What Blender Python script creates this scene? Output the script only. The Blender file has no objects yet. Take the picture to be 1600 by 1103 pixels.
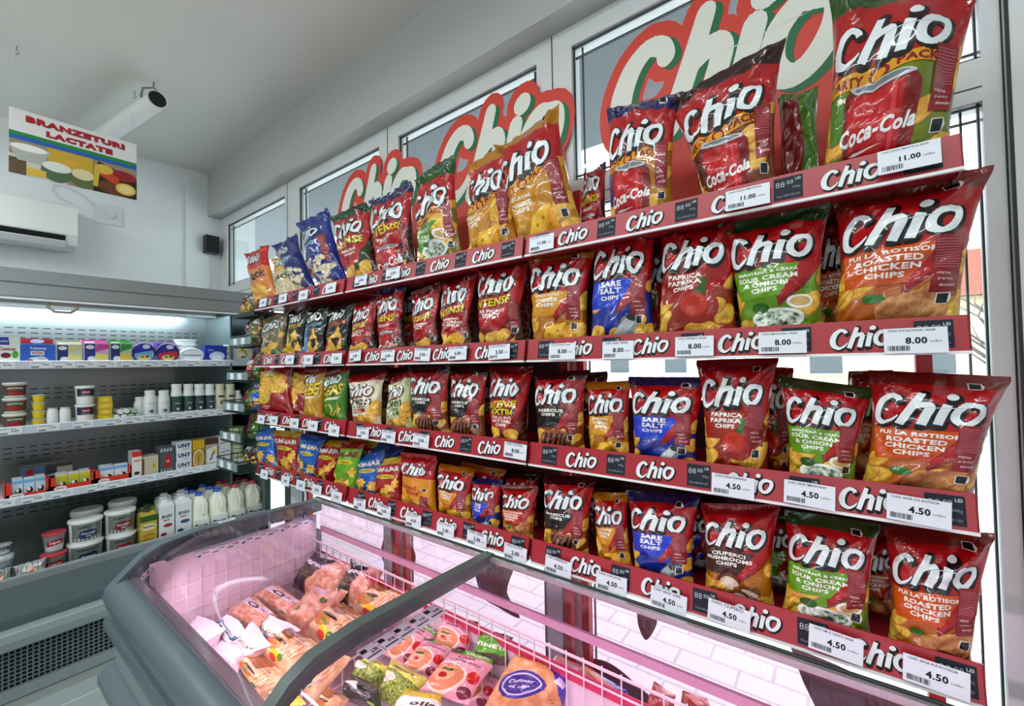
import bpy, math, random
import numpy as np
from mathutils import Vector, Matrix

# ---------------------------------------------------------------- camera, world, lights
SC = bpy.context.scene
COL = SC.collection
FPX, YAW, PITCH, ROLL = 670.0, math.radians(37.0), math.radians(1.3), math.radians(-1.05)
EYE = Vector((0, 0, 1.6))
_f = Vector((-math.sin(YAW)*math.cos(PITCH), math.cos(YAW)*math.cos(PITCH), math.sin(PITCH)))
_r = Vector((math.cos(YAW), math.sin(YAW), 0)); _u = _r.cross(_f)
RT = _r*math.cos(ROLL)+_u*math.sin(ROLL); UP = -_r*math.sin(ROLL)+_u*math.cos(ROLL); FW = _f
cam = bpy.data.cameras.new('camera'); cam_o = bpy.data.objects.new('camera', cam); COL.objects.link(cam_o)
m3 = Matrix((RT, UP, -FW)).transposed()
cam_o.matrix_world = Matrix.Translation(EYE) @ m3.to_4x4()
cam.sensor_width = 36; cam.lens = 36*FPX/1600; cam.clip_start = 0.02; cam.clip_end = 300
SC.camera = cam_o
SC.view_settings.view_transform = 'Standard'; SC.view_settings.look = 'None'
SC.view_settings.gamma = 1; SC.view_settings.exposure = 0.45
SC.cycles.use_denoising = True
SC.cycles.max_bounces = 10; SC.cycles.transparent_max_bounces = 12
SC.cycles.caustics_reflective = False; SC.cycles.caustics_refractive = False
SC.cycles.sample_clamp_indirect = 6

def at(X, Y, **k):
    """point where the sight line through photo pixel X,Y meets one world plane"""
    d = FW+RT*((X-800)/FPX)-UP*((Y-551.5)/FPX)
    (a, v), = k.items(); i = 'xyz'.index(a)
    return EYE+d*((v-EYE[i])/d[i])

W = bpy.data.worlds.new('overcast_sky'); SC.world = W; W.use_nodes = True
bg = W.node_tree.nodes['Background']; bg.inputs[0].default_value = (0.86, 0.94, 1, 1); bg.inputs[1].default_value = 2.9

def area(name, loc, sx, sy, power, col=(1, 1, 1), rot=(0, 0, 0)):
    l = bpy.data.lights.new(name, 'AREA'); l.shape = 'RECTANGLE'; l.size = sx; l.size_y = sy
    l.energy = power; l.color = col
    o = bpy.data.objects.new(name, l); COL.objects.link(o); o.location = loc; o.rotation_euler = rot
    return o
COOL = (0.90, 0.97, 1.0)
area('ceiling_tube_light', (-0.6, -0.1, 3.20), 2.6, 0.06, 20, COOL)
area('ceiling_tube_light', (-3.0, -0.9, 3.20), 1.8, 0.16, 32, COOL)
area('ceiling_tube_light', (-0.3, -2.2, 3.20), 3.2, 0.16, 26, COOL)
for x_, y_ in ((-.6, -1.4), (-2.8, -1.6)): area('ceiling_fill', (x_, y_, 2.3), 2.0, .5, 12, (1, .99, .96), (math.pi, 0, 0))  # added upward fill that brightens the ceiling; no pendant hangs here
area('rear_fill', (0.2, -3.8, 1.5), 3.0, 1.6, 12, (0.93, 0.97, 1), (math.radians(90), 0, 0))  # added fill from behind the camera; the back wall is solid
area('dairy_case_tube_light', (-3.50, -0.1, 2.02), 0.05, 2.6, 17, (0.74, 0.94, 1.0), (0, math.radians(32), 0))

# ---------------------------------------------------------------- materials
def lin(h):
    if isinstance(h, str):
        h = h.lstrip('#'); h = [int(h[i:i+2], 16)/255 for i in (0, 2, 4)]
    return tuple(c/12.92 if c <= .04045 else ((c+.055)/1.055)**2.4 for c in h)+(1,)
MATS = {}
def mat(name, col='#ffffff', rough=.5, metal=0, coat=0, noise=None, bump=None, trans=0, emit=None, spec=.5):
    """noise=(scale, second colour, detail)  bump=(scale, strength)"""
    if name in MATS: return MATS[name]
    m = bpy.data.materials.new(name); m.use_nodes = True; MATS[name] = m
    nt = m.node_tree; b = nt.nodes['Principled BSDF']
    b.inputs['Base Color'].default_value = lin(col); b.inputs['Roughness'].default_value = rough
    b.inputs['Metallic'].default_value = metal; b.inputs['Coat Weight'].default_value = coat
    b.inputs['Coat Roughness'].default_value = .045; b.inputs['Specular IOR Level'].default_value = spec
    b.inputs['Transmission Weight'].default_value = trans
    tc = nt.nodes.new('ShaderNodeTexCoord')
    if emit: b.inputs['Emission Color'].default_value = lin(emit[0]); b.inputs['Emission Strength'].default_value = emit[1]
    if noise:
        n = nt.nodes.new('ShaderNodeTexNoise'); n.inputs['Scale'].default_value = noise[0]; n.inputs['Detail'].default_value = noise[2] if len(noise) > 2 else 4
        r = nt.nodes.new('ShaderNodeValToRGB'); r.color_ramp.elements[0].position = .38; r.color_ramp.elements[1].position = .62
        r.color_ramp.elements[0].color = lin(col); r.color_ramp.elements[1].color = lin(noise[1])
        nt.links.new(tc.outputs['Object'], n.inputs['Vector']); nt.links.new(n.outputs['Fac'], r.inputs[0]); nt.links.new(r.outputs[0], b.inputs['Base Color'])
    if bump:
        n2 = nt.nodes.new('ShaderNodeTexNoise'); n2.inputs['Scale'].default_value = bump[0]; n2.inputs['Detail'].default_value = 3; n2.inputs['Distortion'].default_value = .6
        bp = nt.nodes.new('ShaderNodeBump'); bp.inputs['Strength'].default_value = bump[1]; bp.inputs['Distance'].default_value = .01
        nt.links.new(tc.outputs['Object'], n2.inputs['Vector']); nt.links.new(n2.outputs['Fac'], bp.inputs['Height']); nt.links.new(bp.outputs[0], b.inputs['Normal'])
    return m
def glassy(name, tint, refl=.9, gcol=(1, 1, 1, 1), ior=1.45):
    if name in MATS: return MATS[name]
    m = bpy.data.materials.new(name); m.use_nodes = True; MATS[name] = m
    nt = m.node_tree; nt.nodes.clear()
    o = nt.nodes.new('ShaderNodeOutputMaterial'); mx = nt.nodes.new('ShaderNodeMixShader')
    t = nt.nodes.new('ShaderNodeBsdfTransparent'); t.inputs[0].default_value = tint
    g = nt.nodes.new('ShaderNodeBsdfGlossy'); g.inputs['Roughness'].default_value = .02; g.inputs[0].default_value = gcol
    lw = nt.nodes.new('ShaderNodeLayerWeight'); lw.inputs[0].default_value = .5
    pw = nt.nodes.new('ShaderNodeMath'); pw.operation = 'POWER'; pw.inputs[1].default_value = 4
    f = nt.nodes.new('ShaderNodeMapRange'); r0 = ((ior-1)/(ior+1))**2; f.inputs['To Min'].default_value = r0*.8; f.inputs['To Max'].default_value = .75
    nt.links.new(lw.outputs['Facing'], pw.inputs[0]); nt.links.new(pw.outputs[0], f.inputs['Value'])
    nt.links.new(f.outputs[0], mx.inputs[0]); nt.links.new(t.outputs[0], mx.inputs[1]); nt.links.new(g.outputs[0], mx.inputs[2]); nt.links.new(mx.outputs[0], o.inputs[0])
    return m
def deep(c): return '#%02x%02x%02x' % tuple(int(255*((int(c[i:i+2], 16)/255)**1.18)) for i in (1, 3, 5))
def foil(c): return mat('foil_'+c, deep(c), .30, 0, .7, bump=(11, .35), spec=.3)
def ink(c): return mat('ink_'+c, deep(c), .30, 0, .7, bump=(11, .35), spec=.3)
def M_(c): return mat('print_'+c[1:], c[1:], .6, spec=.3) if c.startswith('p#') else ink(c) if isinstance(c, str) and c.startswith('#') else MATS[c]
mat('chip', '#d99a2c', .45, 0, .3, noise=(60, '#f0c552', 5), bump=(40, .3))
mat('chip_dark', '#b06a18', .45, 0, .3, noise=(60, '#d8902e', 5))
mat('meat', '#5a2f1c', .45, 0, .3, noise=(90, '#a5603a', 6))
mat('roast', '#a05a2a', .45, 0, .3, noise=(50, '#d69a5c', 6))
mat('popcorn', '#efe6cf', .5, 0, .2, noise=(80, '#b9a27a', 6), bump=(60, .5))
mat('veg', '#e0682a', .4, 0, .3, noise=(70, '#6d8f2c', 4))
mat('wheat', '#d8a878', .4, 0, .3, noise=(35, '#f0d0a4', 5))
mat('poultry', '#c08060', .3, 0, .5, noise=(30, '#e8b8a0', 5), bump=(20, .4))
mat('peas', '#4f7a1c', .4, 0, .3, noise=(130, '#b7cc58', 2), bump=(90, .6))
mat('herbs', '#2f5a20', .4, 0, .3, noise=(90, '#e4eadc', 4))
mat('white_wall', '#e9eeee', .85, noise=(3, '#e6ebec'))
mat('ceiling_paint', '#dadbd4', .9, noise=(2, '#d6d8d2'))
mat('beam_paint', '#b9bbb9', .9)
mat('pvc', '#dfe2e2', .35)
mat('gasket', '#25282b', .6)
mat('grey_metal', '#6f7c80', .4, .1)
mat('freezer_grey', '#5c6a70', .38, .05, .1)
mat('freezer_panel', '#8a9596', .5)
mat('fridge_grey', '#5d6a6c', .42, .1)
mat('fridge_canopy', '#8d9293', .35, .3)
mat('steel', '#93999a', .28, .85, bump=(4, .03))
mat('chrome_rim', '#c9cccc', .22, .7)
mat('black', '#0c0d0e', .4)
mat('slot_black', '#101214', .8)
mat('pink_liner', '#ddccd8', .3, 0, .2)
mat('pink_band', '#c9345f', .4)
mat('wire', '#e9dde2', .3, .2)
mat('green_wire', '#123a28', .4, .2)
mat('rail_red', '#a51f2b', .35, 0, .25)
mat('rack_red', '#b3202b', .4); mat('gap_backing_dark', '#4a1418', .5)
mat('white_edge', '#eceeee', .4)
mat('label_white', '#e3e8f0', .5)
mat('plastic_white', '#e9ecea', .4)
mat('milk_white', '#eef0dc', .35)
mat('tube_glow', '#ffffff', .5, emit=('#dff4ff', 4))
glassy('window_glass', (.93, .96, .96, 1))
glassy('freezer_glass', (.985, .90, .945, 1), gcol=(.5, .5, .5, 1), ior=1.35)
glassy('clear_plastic', (.93, .95, .97, 1), ior=1.3)
mat('pale_strip', '#7c8f8c', .4)
mat('grip_dark', '#59625f', .45)
mat('glass_edge', '#b98aa6', .3)
mat('led_pink', '#ffe6f0', .4, emit=('#ffd0e0', 2.5))
mat('ravioli', '#c98a4c', .4, 0, .3, noise=(28, '#e8b884', 5), bump=(24, .5))
mat('sticker_red', '#d8402f', .5); mat('sticker_green', '#0f6a3c', .5); mat('sticker_white', '#e9eadf', .5)
mat('handle_beige', '#8f8c78', .5); mat('rail_pale', '#d3dbe6', .4); mat('clear_lid', '#dfe3e0', .3); mat('foil_edge', '#c4cacc', .3, .3); mat('pot_green', '#8fae8a', .4); mat('tub_clear', '#c6ccba', .3)
mat('salad_band', '#2f4a30', .4, noise=(60, '#7a2a26', 3)); mat('butter_yellow', '#d9b420', .4); mat('roll_green', '#a9c0a4', .4); mat('band_green', '#1f5a44', .4, noise=(40, '#30383a', 3)); mat('band_slate', '#3a4856', .4, noise=(40, '#22282e', 3))
mat('sticker_dark', '#8c6a70', .6); mat('lid_red', '#c43c44', .35); mat('cap_dark', '#1c3a20', .4); mat('thread', '#c9cccc', .4)
for n_, c_ in (('cap_blue', '#2f5fc8'), ('cap_red', '#d4525a'), ('cup_yellow', '#e8c418'), ('navy', '#1c2350'), ('tray_red', '#d8331f'), ('lime', '#74b043'), ('grey_tub', '#7d8486'), ('tub_cream', '#d8d6b8')): mat(n_, c_, .4)

# ---------------------------------------------------------------- mesh builder
class MB:
    def __init__(s): s.v = []; s.f = []; s.m = []; s.mats = []; s.n = None; s.sm = []
    def mi(s, m):
        if isinstance(m, str): m = M_(m)
        if m not in s.mats: s.mats.append(m)
        return s.mats.index(m)
    def add(s, vs, fs, m, smooth=False):
        o = len(s.v); k = s.mi(m); s.v.extend([tuple(v) for v in vs])
        for f in fs: s.f.append([i+o for i in f]); s.m.append(k); s.sm.append(smooth)
        return s
    def box(s, a, b, m, rot=None, c=None):
        x0, y0, z0 = a; x1, y1, z1 = b
        vs = [(x0, y0, z0), (x1, y0, z0), (x1, y1, z0), (x0, y1, z0), (x0, y0, z1), (x1, y0, z1), (x1, y1, z1), (x0, y1, z1)]
        if rot is not None:
            c = Vector(c) if c is not None else Vector(((x0+x1)/2, (y0+y1)/2, (z0+z1)/2)); vs = [rot@(Vector(v)-c)+c for v in vs]
        return s.add(vs, [(0, 3, 2, 1), (4, 5, 6, 7), (0, 1, 5, 4), (1, 2, 6, 5), (2, 3, 7, 6), (3, 0, 4, 7)], m)
    def bar(s, a, b, w, m, w2=None):
        a = Vector(a); b = Vector(b); d = (b-a).normalized(); w2 = w2 or w
        e = Vector((0, 0, 1)) if abs(d.z) < .9 else Vector((1, 0, 0)); p = d.cross(e).normalized(); q = p.cross(d)
        vs = [c+p*sx*w/2+q*sy*w2/2 for c in (a, b) for sx, sy in ((-1, -1), (1, -1), (1, 1), (-1, 1))]
        return s.add(vs, [(0, 1, 2, 3), (7, 6, 5, 4), (0, 4, 5, 1), (1, 5, 6, 2), (2, 6, 7, 3), (3, 7, 4, 0)], m)
    def tube(s, pts, r, m, n=8, cap=True):
        pts = [Vector(p) for p in pts]; vs = []; rs = r if isinstance(r, (list, tuple)) else [r]*len(pts); q = None
        for i, p in enumerate(pts):
            d = (pts[min(i+1, len(pts)-1)]-pts[max(i-1, 0)]).normalized()
            if q is None:
                e = Vector((0, 0, 1)) if abs(d.z) < .9 else Vector((1, 0, 0)); q = d.cross(e).normalized()
            q = (q-d*q.dot(d)).normalized(); w = d.cross(q)
            vs += [p+(q*math.cos(2*math.pi*k/n)+w*math.sin(2*math.pi*k/n))*rs[i] for k in range(n)]
        fs = [(i*n+k, i*n+(k+1) % n, (i+1)*n+(k+1) % n, (i+1)*n+k) for i in range(len(pts)-1) for k in range(n)]
        if cap: fs += [tuple(range(n))[::-1], tuple(range((len(pts)-1)*n, len(pts)*n))]
        return s.add(vs, fs, m, True)
    def lathe(s, c, prof, m, n=20, sx=1, sy=1, power=2, rot=None):
        """prof [(radius, z)], power>2 gives rounded-square sections"""
        vs = []
        for r, z in prof:
            for k in range(n):
                a = 2*math.pi*k/n; ca, sa = math.cos(a), math.sin(a)
                q = (abs(ca)**power+abs(sa)**power)**(-1/power)
                vs.append(Vector((r*sx*ca*q, r*sy*sa*q, z)))
        if rot is not None: vs = [rot@v for v in vs]
        vs = [v+Vector(c) for v in vs]
        fs = [(i*n+k, i*n+(k+1) % n, (i+1)*n+(k+1) % n, (i+1)*n+k) for i in range(len(prof)-1) for k in range(n)]
        fs += [tuple(range(n))[::-1], tuple(range((len(prof)-1)*n, len(prof)*n))]
        return s.add(vs, fs, m, True)
    def prism(s, prof, x0, x1, m, axis='x', sm=False):
        """profile [(a,b)] swept along an axis: x -> (y,z)  y -> (x,z)"""
        n = len(prof)
        g = (lambda t, a, b: (t, a, b)) if axis == 'x' else ((lambda t, a, b: (a, t, b)) if axis == 'y' else (lambda t, a, b: (a, b, t)))
        vs = [g(x0, a, b) for a, b in prof]+[g(x1, a, b) for a, b in prof]
        fs = [(i, (i+1) % n, n+(i+1) % n, n+i) for i in range(n)]+[tuple(range(n))[::-1], tuple(range(n, 2*n))]
        return s.add(vs, fs, m, sm)
    def art(s, A, O, U, V, N, w, h, lift=.0006):
        """flat artwork A in 0..1 coordinates laid on a plane"""
        O = Vector(O); U = Vector(U); V = Vector(V); N = Vector(N)
        LV = A.levels()
        for (m, polys), lay in zip(A.items, LV):
            vs = []; fs = []
            for k, p in enumerate(polys):
                off = N*(lift*(lay+(k % 7)*.09))
                fs.append(tuple(range(len(vs), len(vs)+len(p)))); vs += [O+U*(x*w)+V*(y*h)+off for x, y in p]
            s.add(vs, fs, m)
        return s
    def build(s, name, parent=None, loc=None, smooth=None, origin=None):
        me = bpy.data.meshes.new(name)
        v = s.v
        if origin is not None: v = [(a-origin[0], b-origin[1], c-origin[2]) for a, b, c in v]
        me.from_pydata(v, [], s.f)
        for m in s.mats: me.materials.append(m)
        me.polygons.foreach_set('material_index', s.m); me.polygons.foreach_set('use_smooth', [bool(x) for x in s.sm] if smooth is None else [smooth]*len(s.f))
        me.update()
        if any(s.sm) and s.n is None: me.set_sharp_from_angle(angle=math.radians(40))
        o = bpy.data.objects.new(name, me); COL.objects.link(o)
        if origin is not None: o.location = origin
        if loc is not None: o.location = loc
        if parent is not None:
            o.parent = parent
            if origin is not None: o.location = Vector(origin)-parent.location
            else: o.location = -parent.location if loc is None else loc
        return o
def tag(o, label, cat, group=None, kind=None):
    if label: o['label'] = label
    if cat: o['category'] = cat
    if group: o['group'] = group
    if kind: o['kind'] = kind
    return o
def thing(name, label, cat, loc=(0, 0, 0), group=None):
    o = bpy.data.objects.new(name, None); o.empty_display_size = .05; COL.objects.link(o); o.location = loc
    return tag(o, label, cat, group)
def struct(o, kind='structure'): o['kind'] = kind; return o

# ---------------------------------------------------------------- flat artwork: text, logo, shapes
_T = {}
def glyphs(txt, bold=.02, shear=0.):
    k = (txt, bold, shear)
    if k in _T: return _T[k]
    c = bpy.data.curves.new('lettering', 'FONT'); c.body = txt; c.size = 1; c.resolution_u = 2; c.offset = bold; c.shear = shear; c.space_character = 1+bold*2
    o = bpy.data.objects.new('lettering', c); me = bpy.data.meshes.new_from_object(o)
    vs = [(v.co.x, v.co.y) for v in me.vertices]; P = [[vs[i] for i in p.vertices] for p in me.polygons]
    if vs:
        x0 = min(v[0] for v in vs); x1 = max(v[0] for v in vs); y0 = min(v[1] for v in vs); y1 = max(v[1] for v in vs)
    else: x0 = y0 = 0; x1 = y1 = 1
    P = [[((x-x0)/(y1-y0), (y-y0)/(y1-y0)) for x, y in p] for p in P]
    bpy.data.objects.remove(o); bpy.data.curves.remove(c); bpy.data.meshes.remove(me)
    _T[k] = (P, (x1-x0)/(y1-y0)); return _T[k]
def crom(pts, n=5):
    out = []; P = [pts[0]]+list(pts)+[pts[-1]]
    for i in range(1, len(P)-2):
        for t in range(n):
            t = t/n; out.append(tuple(.5*(2*b+(c-a)*t+(2*a-5*b+4*c-d)*t*t+(3*b-a-3*c+d)*t**3) for a, b, c, d in zip(P[i-1], P[i], P[i+1], P[i+2])))
    out.append(tuple(pts[-1])); return out
def stroke(pts, grow=0, n=5):
    """pts (x,y,width) -> quads plus round ends"""
    q = crom(pts, n); L = []; R = []
    for i, (x, y, w) in enumerate(q):
        a = q[max(i-1, 0)]; b = q[min(i+1, len(q)-1)]; dx, dy = b[0]-a[0], b[1]-a[1]; l = math.hypot(dx, dy) or 1
        w = w/2+grow; L.append((x-dy/l*w, y+dx/l*w)); R.append((x+dy/l*w, y-dx/l*w))
    out = [[R[i], R[i+1], L[i+1], L[i]] for i in range(len(q)-1)]
    if grow > 0:
        for x, y, w in (q[0], q[-1]): out.append(circ(x, y, w/2+grow, w/2+grow, 12))
    return out
def circ(cx, cy, rx, ry, n=20, ph=0): return [(cx+rx*math.cos(2*math.pi*k/n+ph), cy+ry*math.sin(2*math.pi*k/n+ph)) for k in range(n)]
LOGO = [  # brush-script word, height about 1, width about 2.45
    [(.66, .78, .17), (.60, .90, .16), (.42, .95, .17), (.22, .80, .22), (.10, .50, .25), (.14, .20, .22), (.34, .05, .15), (.56, .12, .09), (.70, .28, .04)],
    [(1.10, 1.02, .17), (1.00, .70, .19), (.86, .30, .20), (.76, .00, .20)],
    [(.86, .36, .10), (1.00, .56, .15), (1.20, .66, .19), (1.30, .56, .20), (1.24, .30, .20), (1.17, .00, .20)],
    [(1.62, .66, .20), (1.56, .40, .20), (1.48, .00, .20)],
    [(2.18, .64, .16), (2.02, .66, .17), (1.84, .48, .19), (1.82, .20, .19), (1.98, .03, .17), (2.18, .10, .18), (2.34, .34, .19), (2.34, .58, .17), (2.18, .64, .16)]]
LOGO_DOT = (1.72, .90, .13, .11)
def logo_polys(grow=0, dx=0, dy=0, sh=.10):
    P = []
    for s_ in LOGO: P += stroke(s_, grow)
    P.append(circ(LOGO_DOT[0], LOGO_DOT[1], LOGO_DOT[2]+grow, LOGO_DOT[3]+grow, 14))
    return [[(x+sh*y+dx, y+dy) for x, y in p] for p in P]
def union(P, n=34):
    """merge overlapping convex pieces into non-overlapping thin strips"""
    y0 = min(q[1] for p in P for q in p); y1 = max(q[1] for p in P for q in p); out = []
    def cut(y):
        I = []
        for p in P:
            xs = []
            for k in range(len(p)):
                a, b = p[k-1], p[k]
                if (a[1] <= y) != (b[1] <= y): xs.append(a[0]+(b[0]-a[0])*(y-a[1])/(b[1]-a[1]))
            if len(xs) > 1: I.append([min(xs), max(xs)])
        I.sort(); R = []
        for i in I:
            if R and i[0] <= R[-1][1]+1e-4: R[-1][1] = max(R[-1][1], i[1])
            else: R.append(i)
        return R
    h = (y1-y0)/n
    for j in range(n):
        a = y0+j*h; A, B, Mi = cut(a+h*.01), cut(a+h*.99), cut(a+h*.5)
        if len(A) != len(Mi): A = Mi
        if len(B) != len(Mi): B = Mi
        for u, v in zip(A, B): out.append([(u[0], a), (u[1], a), (v[1], a+h), (v[0], a+h)])
    return out
_L = {}
def logo_u(grow, n):
    k = (grow, n)
    if k not in _L: _L[k] = union(logo_polys(grow), n)
    return _L[k]
class Art:
    def __init__(s, aspect=.72): s.items = []; s.asp = aspect      # aspect = width / height of the surface
    def levels(s):
        bb = []; out = []
        for m, P in s.items:
            xs = [q[0] for p in P for q in p]; ys = [q[1] for p in P for q in p]; b = (min(xs), min(ys), max(xs), max(ys)); L = 1
            for c, l in zip(bb, out):
                if c[0] < b[2] and c[2] > b[0] and c[1] < b[3] and c[3] > b[1]: L = max(L, l+1)
            bb.append(b); out.append(L)
        return out
    def poly(s, m, *ps): s.items.append((m, [list(p) for p in ps])); return s
    def rect(s, m, x0, y0, x1, y1): return s.poly(m, [(x0, y0), (x1, y0), (x1, y1), (x0, y1)])
    def ell(s, m, cx, cy, rx, ry, n=20): return s.poly(m, circ(cx, cy, rx, ry, n))
    def put(s, m, P, cx, cy, w, pw, rot=0, ph=1., ys=1.):
        k = w/pw; c, n = math.cos(rot), math.sin(rot); o = []
        for p in P:
            q = []
            for x, y in p:
                x = (x-pw/2)*k; y = (y-ph/2)*k*ys; x, y = x*c-y*n, x*n+y*c
                q.append((cx+x, cy+y*s.asp))
            o.append(q)
        s.items.append((m, o)); return s
    def text(s, m, t, cx, cy, w=None, h=None, bold=.03, shear=0, rot=0, ys=1.):
        P, pw = glyphs(t, bold, shear)
        if not P: return s
        if w is None: w = h/s.asp*pw
        return s.put(m, P, cx, cy, w, pw, rot, 1., ys)
    def logo(s, cx, cy, w, rot=.08, face='#e8eef0', edge='#16120f', g=.06):
        s.put(edge, [[(x+.04, y-.05) for x, y in p] for p in logo_u(g, 40)], cx, cy, w, 2.5, rot)
        return s.put(face, logo_u(0, 40), cx, cy, w, 2.5, rot)
    def chips(s, seed, n, x0, y0, x1, y1, r=.13, m='chip', e='chip_dark'):
        R = random.Random(seed)
        for _ in range(n):
            cx, cy, a = R.uniform(x0, x1), R.uniform(y0, y1), R.uniform(0, 3); rr = r*R.uniform(.8, 1.25)
            p = [(cx+rr*math.cos(t)*(1+.08*math.sin(3*t+a)), cy+rr*.62*s.asp*1.2*math.sin(t+a*.3)*(1+.1*math.cos(2*t+a))) for t in [2*math.pi*k/18 for k in range(18)]]
            p = clipbox(p)
            if len(p) > 2: s.items.append((e, [p])); s.items.append((m, [[(cx+(x-cx)*.93, cy+.006+(y-cy)*.9) for x, y in p]]))
        return s
def half(p, i, v, keep_gt):
    out = []
    for k in range(len(p)):
        a, b = p[k-1], p[k]; ia = (a[i] >= v) == keep_gt; ib = (b[i] >= v) == keep_gt
        if ia != ib:
            t = (v-a[i])/(b[i]-a[i]) if b[i] != a[i] else 0; out.append((a[0]+(b[0]-a[0])*t, a[1]+(b[1]-a[1])*t))
        if ib: out.append(b)
    return out
def clipbox(p):
    for i, v, g in ((0, .0, True), (0, 1., False), (1, .0, True), (1, 1., False)):
        p = half(p, i, v, g)
        if len(p) < 3: return []
    return p
NU, NV = 22, 30
def diag(p, i, j, upper):
    out = []; g = lambda q: (q[1]*NV-j)-(q[0]*NU-i)
    for k in range(len(p)):
        a, b = p[k-1], p[k]; ga, gb = g(a), g(b); ia = (ga >= 0) == upper; ib = (gb >= 0) == upper
        if ia != ib and abs(gb-ga) > 1e-12:
            t = -ga/(gb-ga); out.append((a[0]+(b[0]-a[0])*t, a[1]+(b[1]-a[1])*t))
        if ib: out.append(b)
    return out
def gridcut(A):
    """cut artwork along the bag's grid; returns arrays uv, layer, faces, mats"""
    uv = []; lay = []; fs = []; ms = []; cell = []
    for (m, polys), L in zip(A.items, A.levels()):
        for kk, p in enumerate(polys):
            p = clipbox(p)
            if len(p) < 3: continue
            if sum(p[k-1][0]*p[k][1]-p[k][0]*p[k-1][1] for k in range(len(p))) < 0: p = p[::-1]
            xs = [q[0] for q in p]; i0, i1 = int(min(xs)*NU), min(NU-1, int(max(xs)*NU-1e-9))
            for i in range(i0, i1+1):
                q = p
                if i > i0: q = half(q, 0, i/NU, True)
                if i < i1 and len(q) > 2: q = half(q, 0, (i+1)/NU, False)
                if len(q) < 3: continue
                ys = [t[1] for t in q]; j0, j1 = int(min(ys)*NV), min(NV-1, int(max(ys)*NV-1e-9))
                for j in range(j0, j1+1):
                    r = q
                    if j > j0: r = half(r, 1, j/NV, True)
                    if j < j1 and len(r) > 2: r = half(r, 1, (j+1)/NV, False)
                    if len(r) < 3: continue
                    for up, r in ((0, diag(r, i, j, False)), (1, diag(r, i, j, True))):
                        if len(r) < 3: continue
                        fs.append(list(range(len(uv), len(uv)+len(r)))); uv += r; cell += [(i, j, up)]*len(r); ms.append(m); lay += [L+(kk % 7)*.09]*len(r)
    return np.array(uv, float).reshape(-1, 2), np.array(lay, float), fs, ms, np.array(cell, int).reshape(-1, 3)

# ---------------------------------------------------------------- the setting
def sbox(name, a, b, m): return struct(MB().box(a, b, m).build(name))
mt = mat('floor_tile', '#8f9894', .35)
nt = mt.node_tree; br = nt.nodes.new('ShaderNodeTexBrick'); br.offset = 0; br.inputs['Scale'].default_value = 1
for k, v in (('Color1', lin('#8f9894')), ('Color2', lin('#8a938f')), ('Mortar', lin('#b9bfb8'))): br.inputs[k].default_value = v
br.inputs['Mortar Size'].default_value = .004; br.inputs['Brick Width'].default_value = .6; br.inputs['Row Height'].default_value = .6
tcn = nt.nodes.new('ShaderNodeTexCoord'); nt.links.new(tcn.outputs['Object'], br.inputs['Vector']); nt.links.new(br.outputs[0], nt.nodes['Principled BSDF'].inputs['Base Color'])
XL, YW, ZC = -4.4, 1.55, 3.32
sbox('floor', (-4.6, -4.2, -.1), (2.2, 1.62, 0), 'floor_tile')
sbox('ceiling', (-4.6, -4.2, ZC), (2.2, 1.8, ZC+.12), 'ceiling_paint')
sbox('wall_left', (-4.6, -4.2, 0), (-4.43, 1.8, ZC), 'white_wall')
sbox('wall_back', (-4.6, -4.3, 0), (2.2, -4.2, ZC), 'white_wall')
sbox('wall_right', (2.1, -4.2, 0), (2.2, 1.8, ZC), 'white_wall')
sbox('trim_1', (-4.43, 1.245, 0), (XL, YW, ZC), 'white_wall')            # pilaster in the corner
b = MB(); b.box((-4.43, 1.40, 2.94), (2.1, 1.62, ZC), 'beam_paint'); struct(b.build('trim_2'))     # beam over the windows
b = MB(); b.box((.336, 1.47, 0), (.62, 1.62, 2.94), 'pvc').box((.60, 1.40, 0), (2.1, 1.62, 2.94), 'white_wall'); b.box((.334, 1.468, 0), (.340, 1.475, 2.94), 'gasket')
struct(b.build('trim_3'))
XS = [(-4.43, -4.25, -3.19, -3.15), (-3.15, -2.99, -2.06, -1.981), (-1.981, -1.892, -.974, -.895), (-.895, -.808, .300, .336)]
for i, (a, g0, g1, c) in enumerate(XS):
    f = MB(); y0, y1 = 1.50, 1.57
    f.box((a, y0, 0), (g0, y1, 2.94), 'pvc').box((g1, y0, 0), (c, y1, 2.94), 'pvc')
    f.box((g0, y0, 2.86), (g1, y1, 2.94), 'pvc').box((g0, y0, 2.21), (g1, y1, 2.315), 'pvc').box((g0, y0, 0), (g1, y1, .09), 'pvc')
    f.box((c-.003, y0-.002, 0), (c+.001, y0, 2.94), 'gasket').box((g0, y0-.001, 2.243), (g1, y0, 2.246), 'gasket')
    for z0, z1 in ((.09, 2.21), (2.315, 2.86)):
        for t, d in ((.004, .010), (.030, .034)):
            for q in ((g0+t, g0+t+.004, z0, z1), (g1-t-.004, g1-t, z0, z1)): f.box((q[0], y0+d, q[2]), (q[1], y0+d+.01, q[3]), 'gasket')
            f.box((g0, y0+d, z1-t-.004), (g1, y0+d+.01, z1-t), 'gasket').box((g0, y0+d, z0+t), (g1, y0+d+.01, z0+t+.004), 'gasket')
    w = struct(f.build('window_%d' % (i+1)))
    p = MB().box((g0, 1.53, 2.315), (g1, 1.536, 2.86), 'window_glass').build('upper_pane', w)
    p = MB().box((g0, 1.53, .09), (g1, 1.536, 2.21), 'window_glass').build('lower_pane', w)

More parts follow.
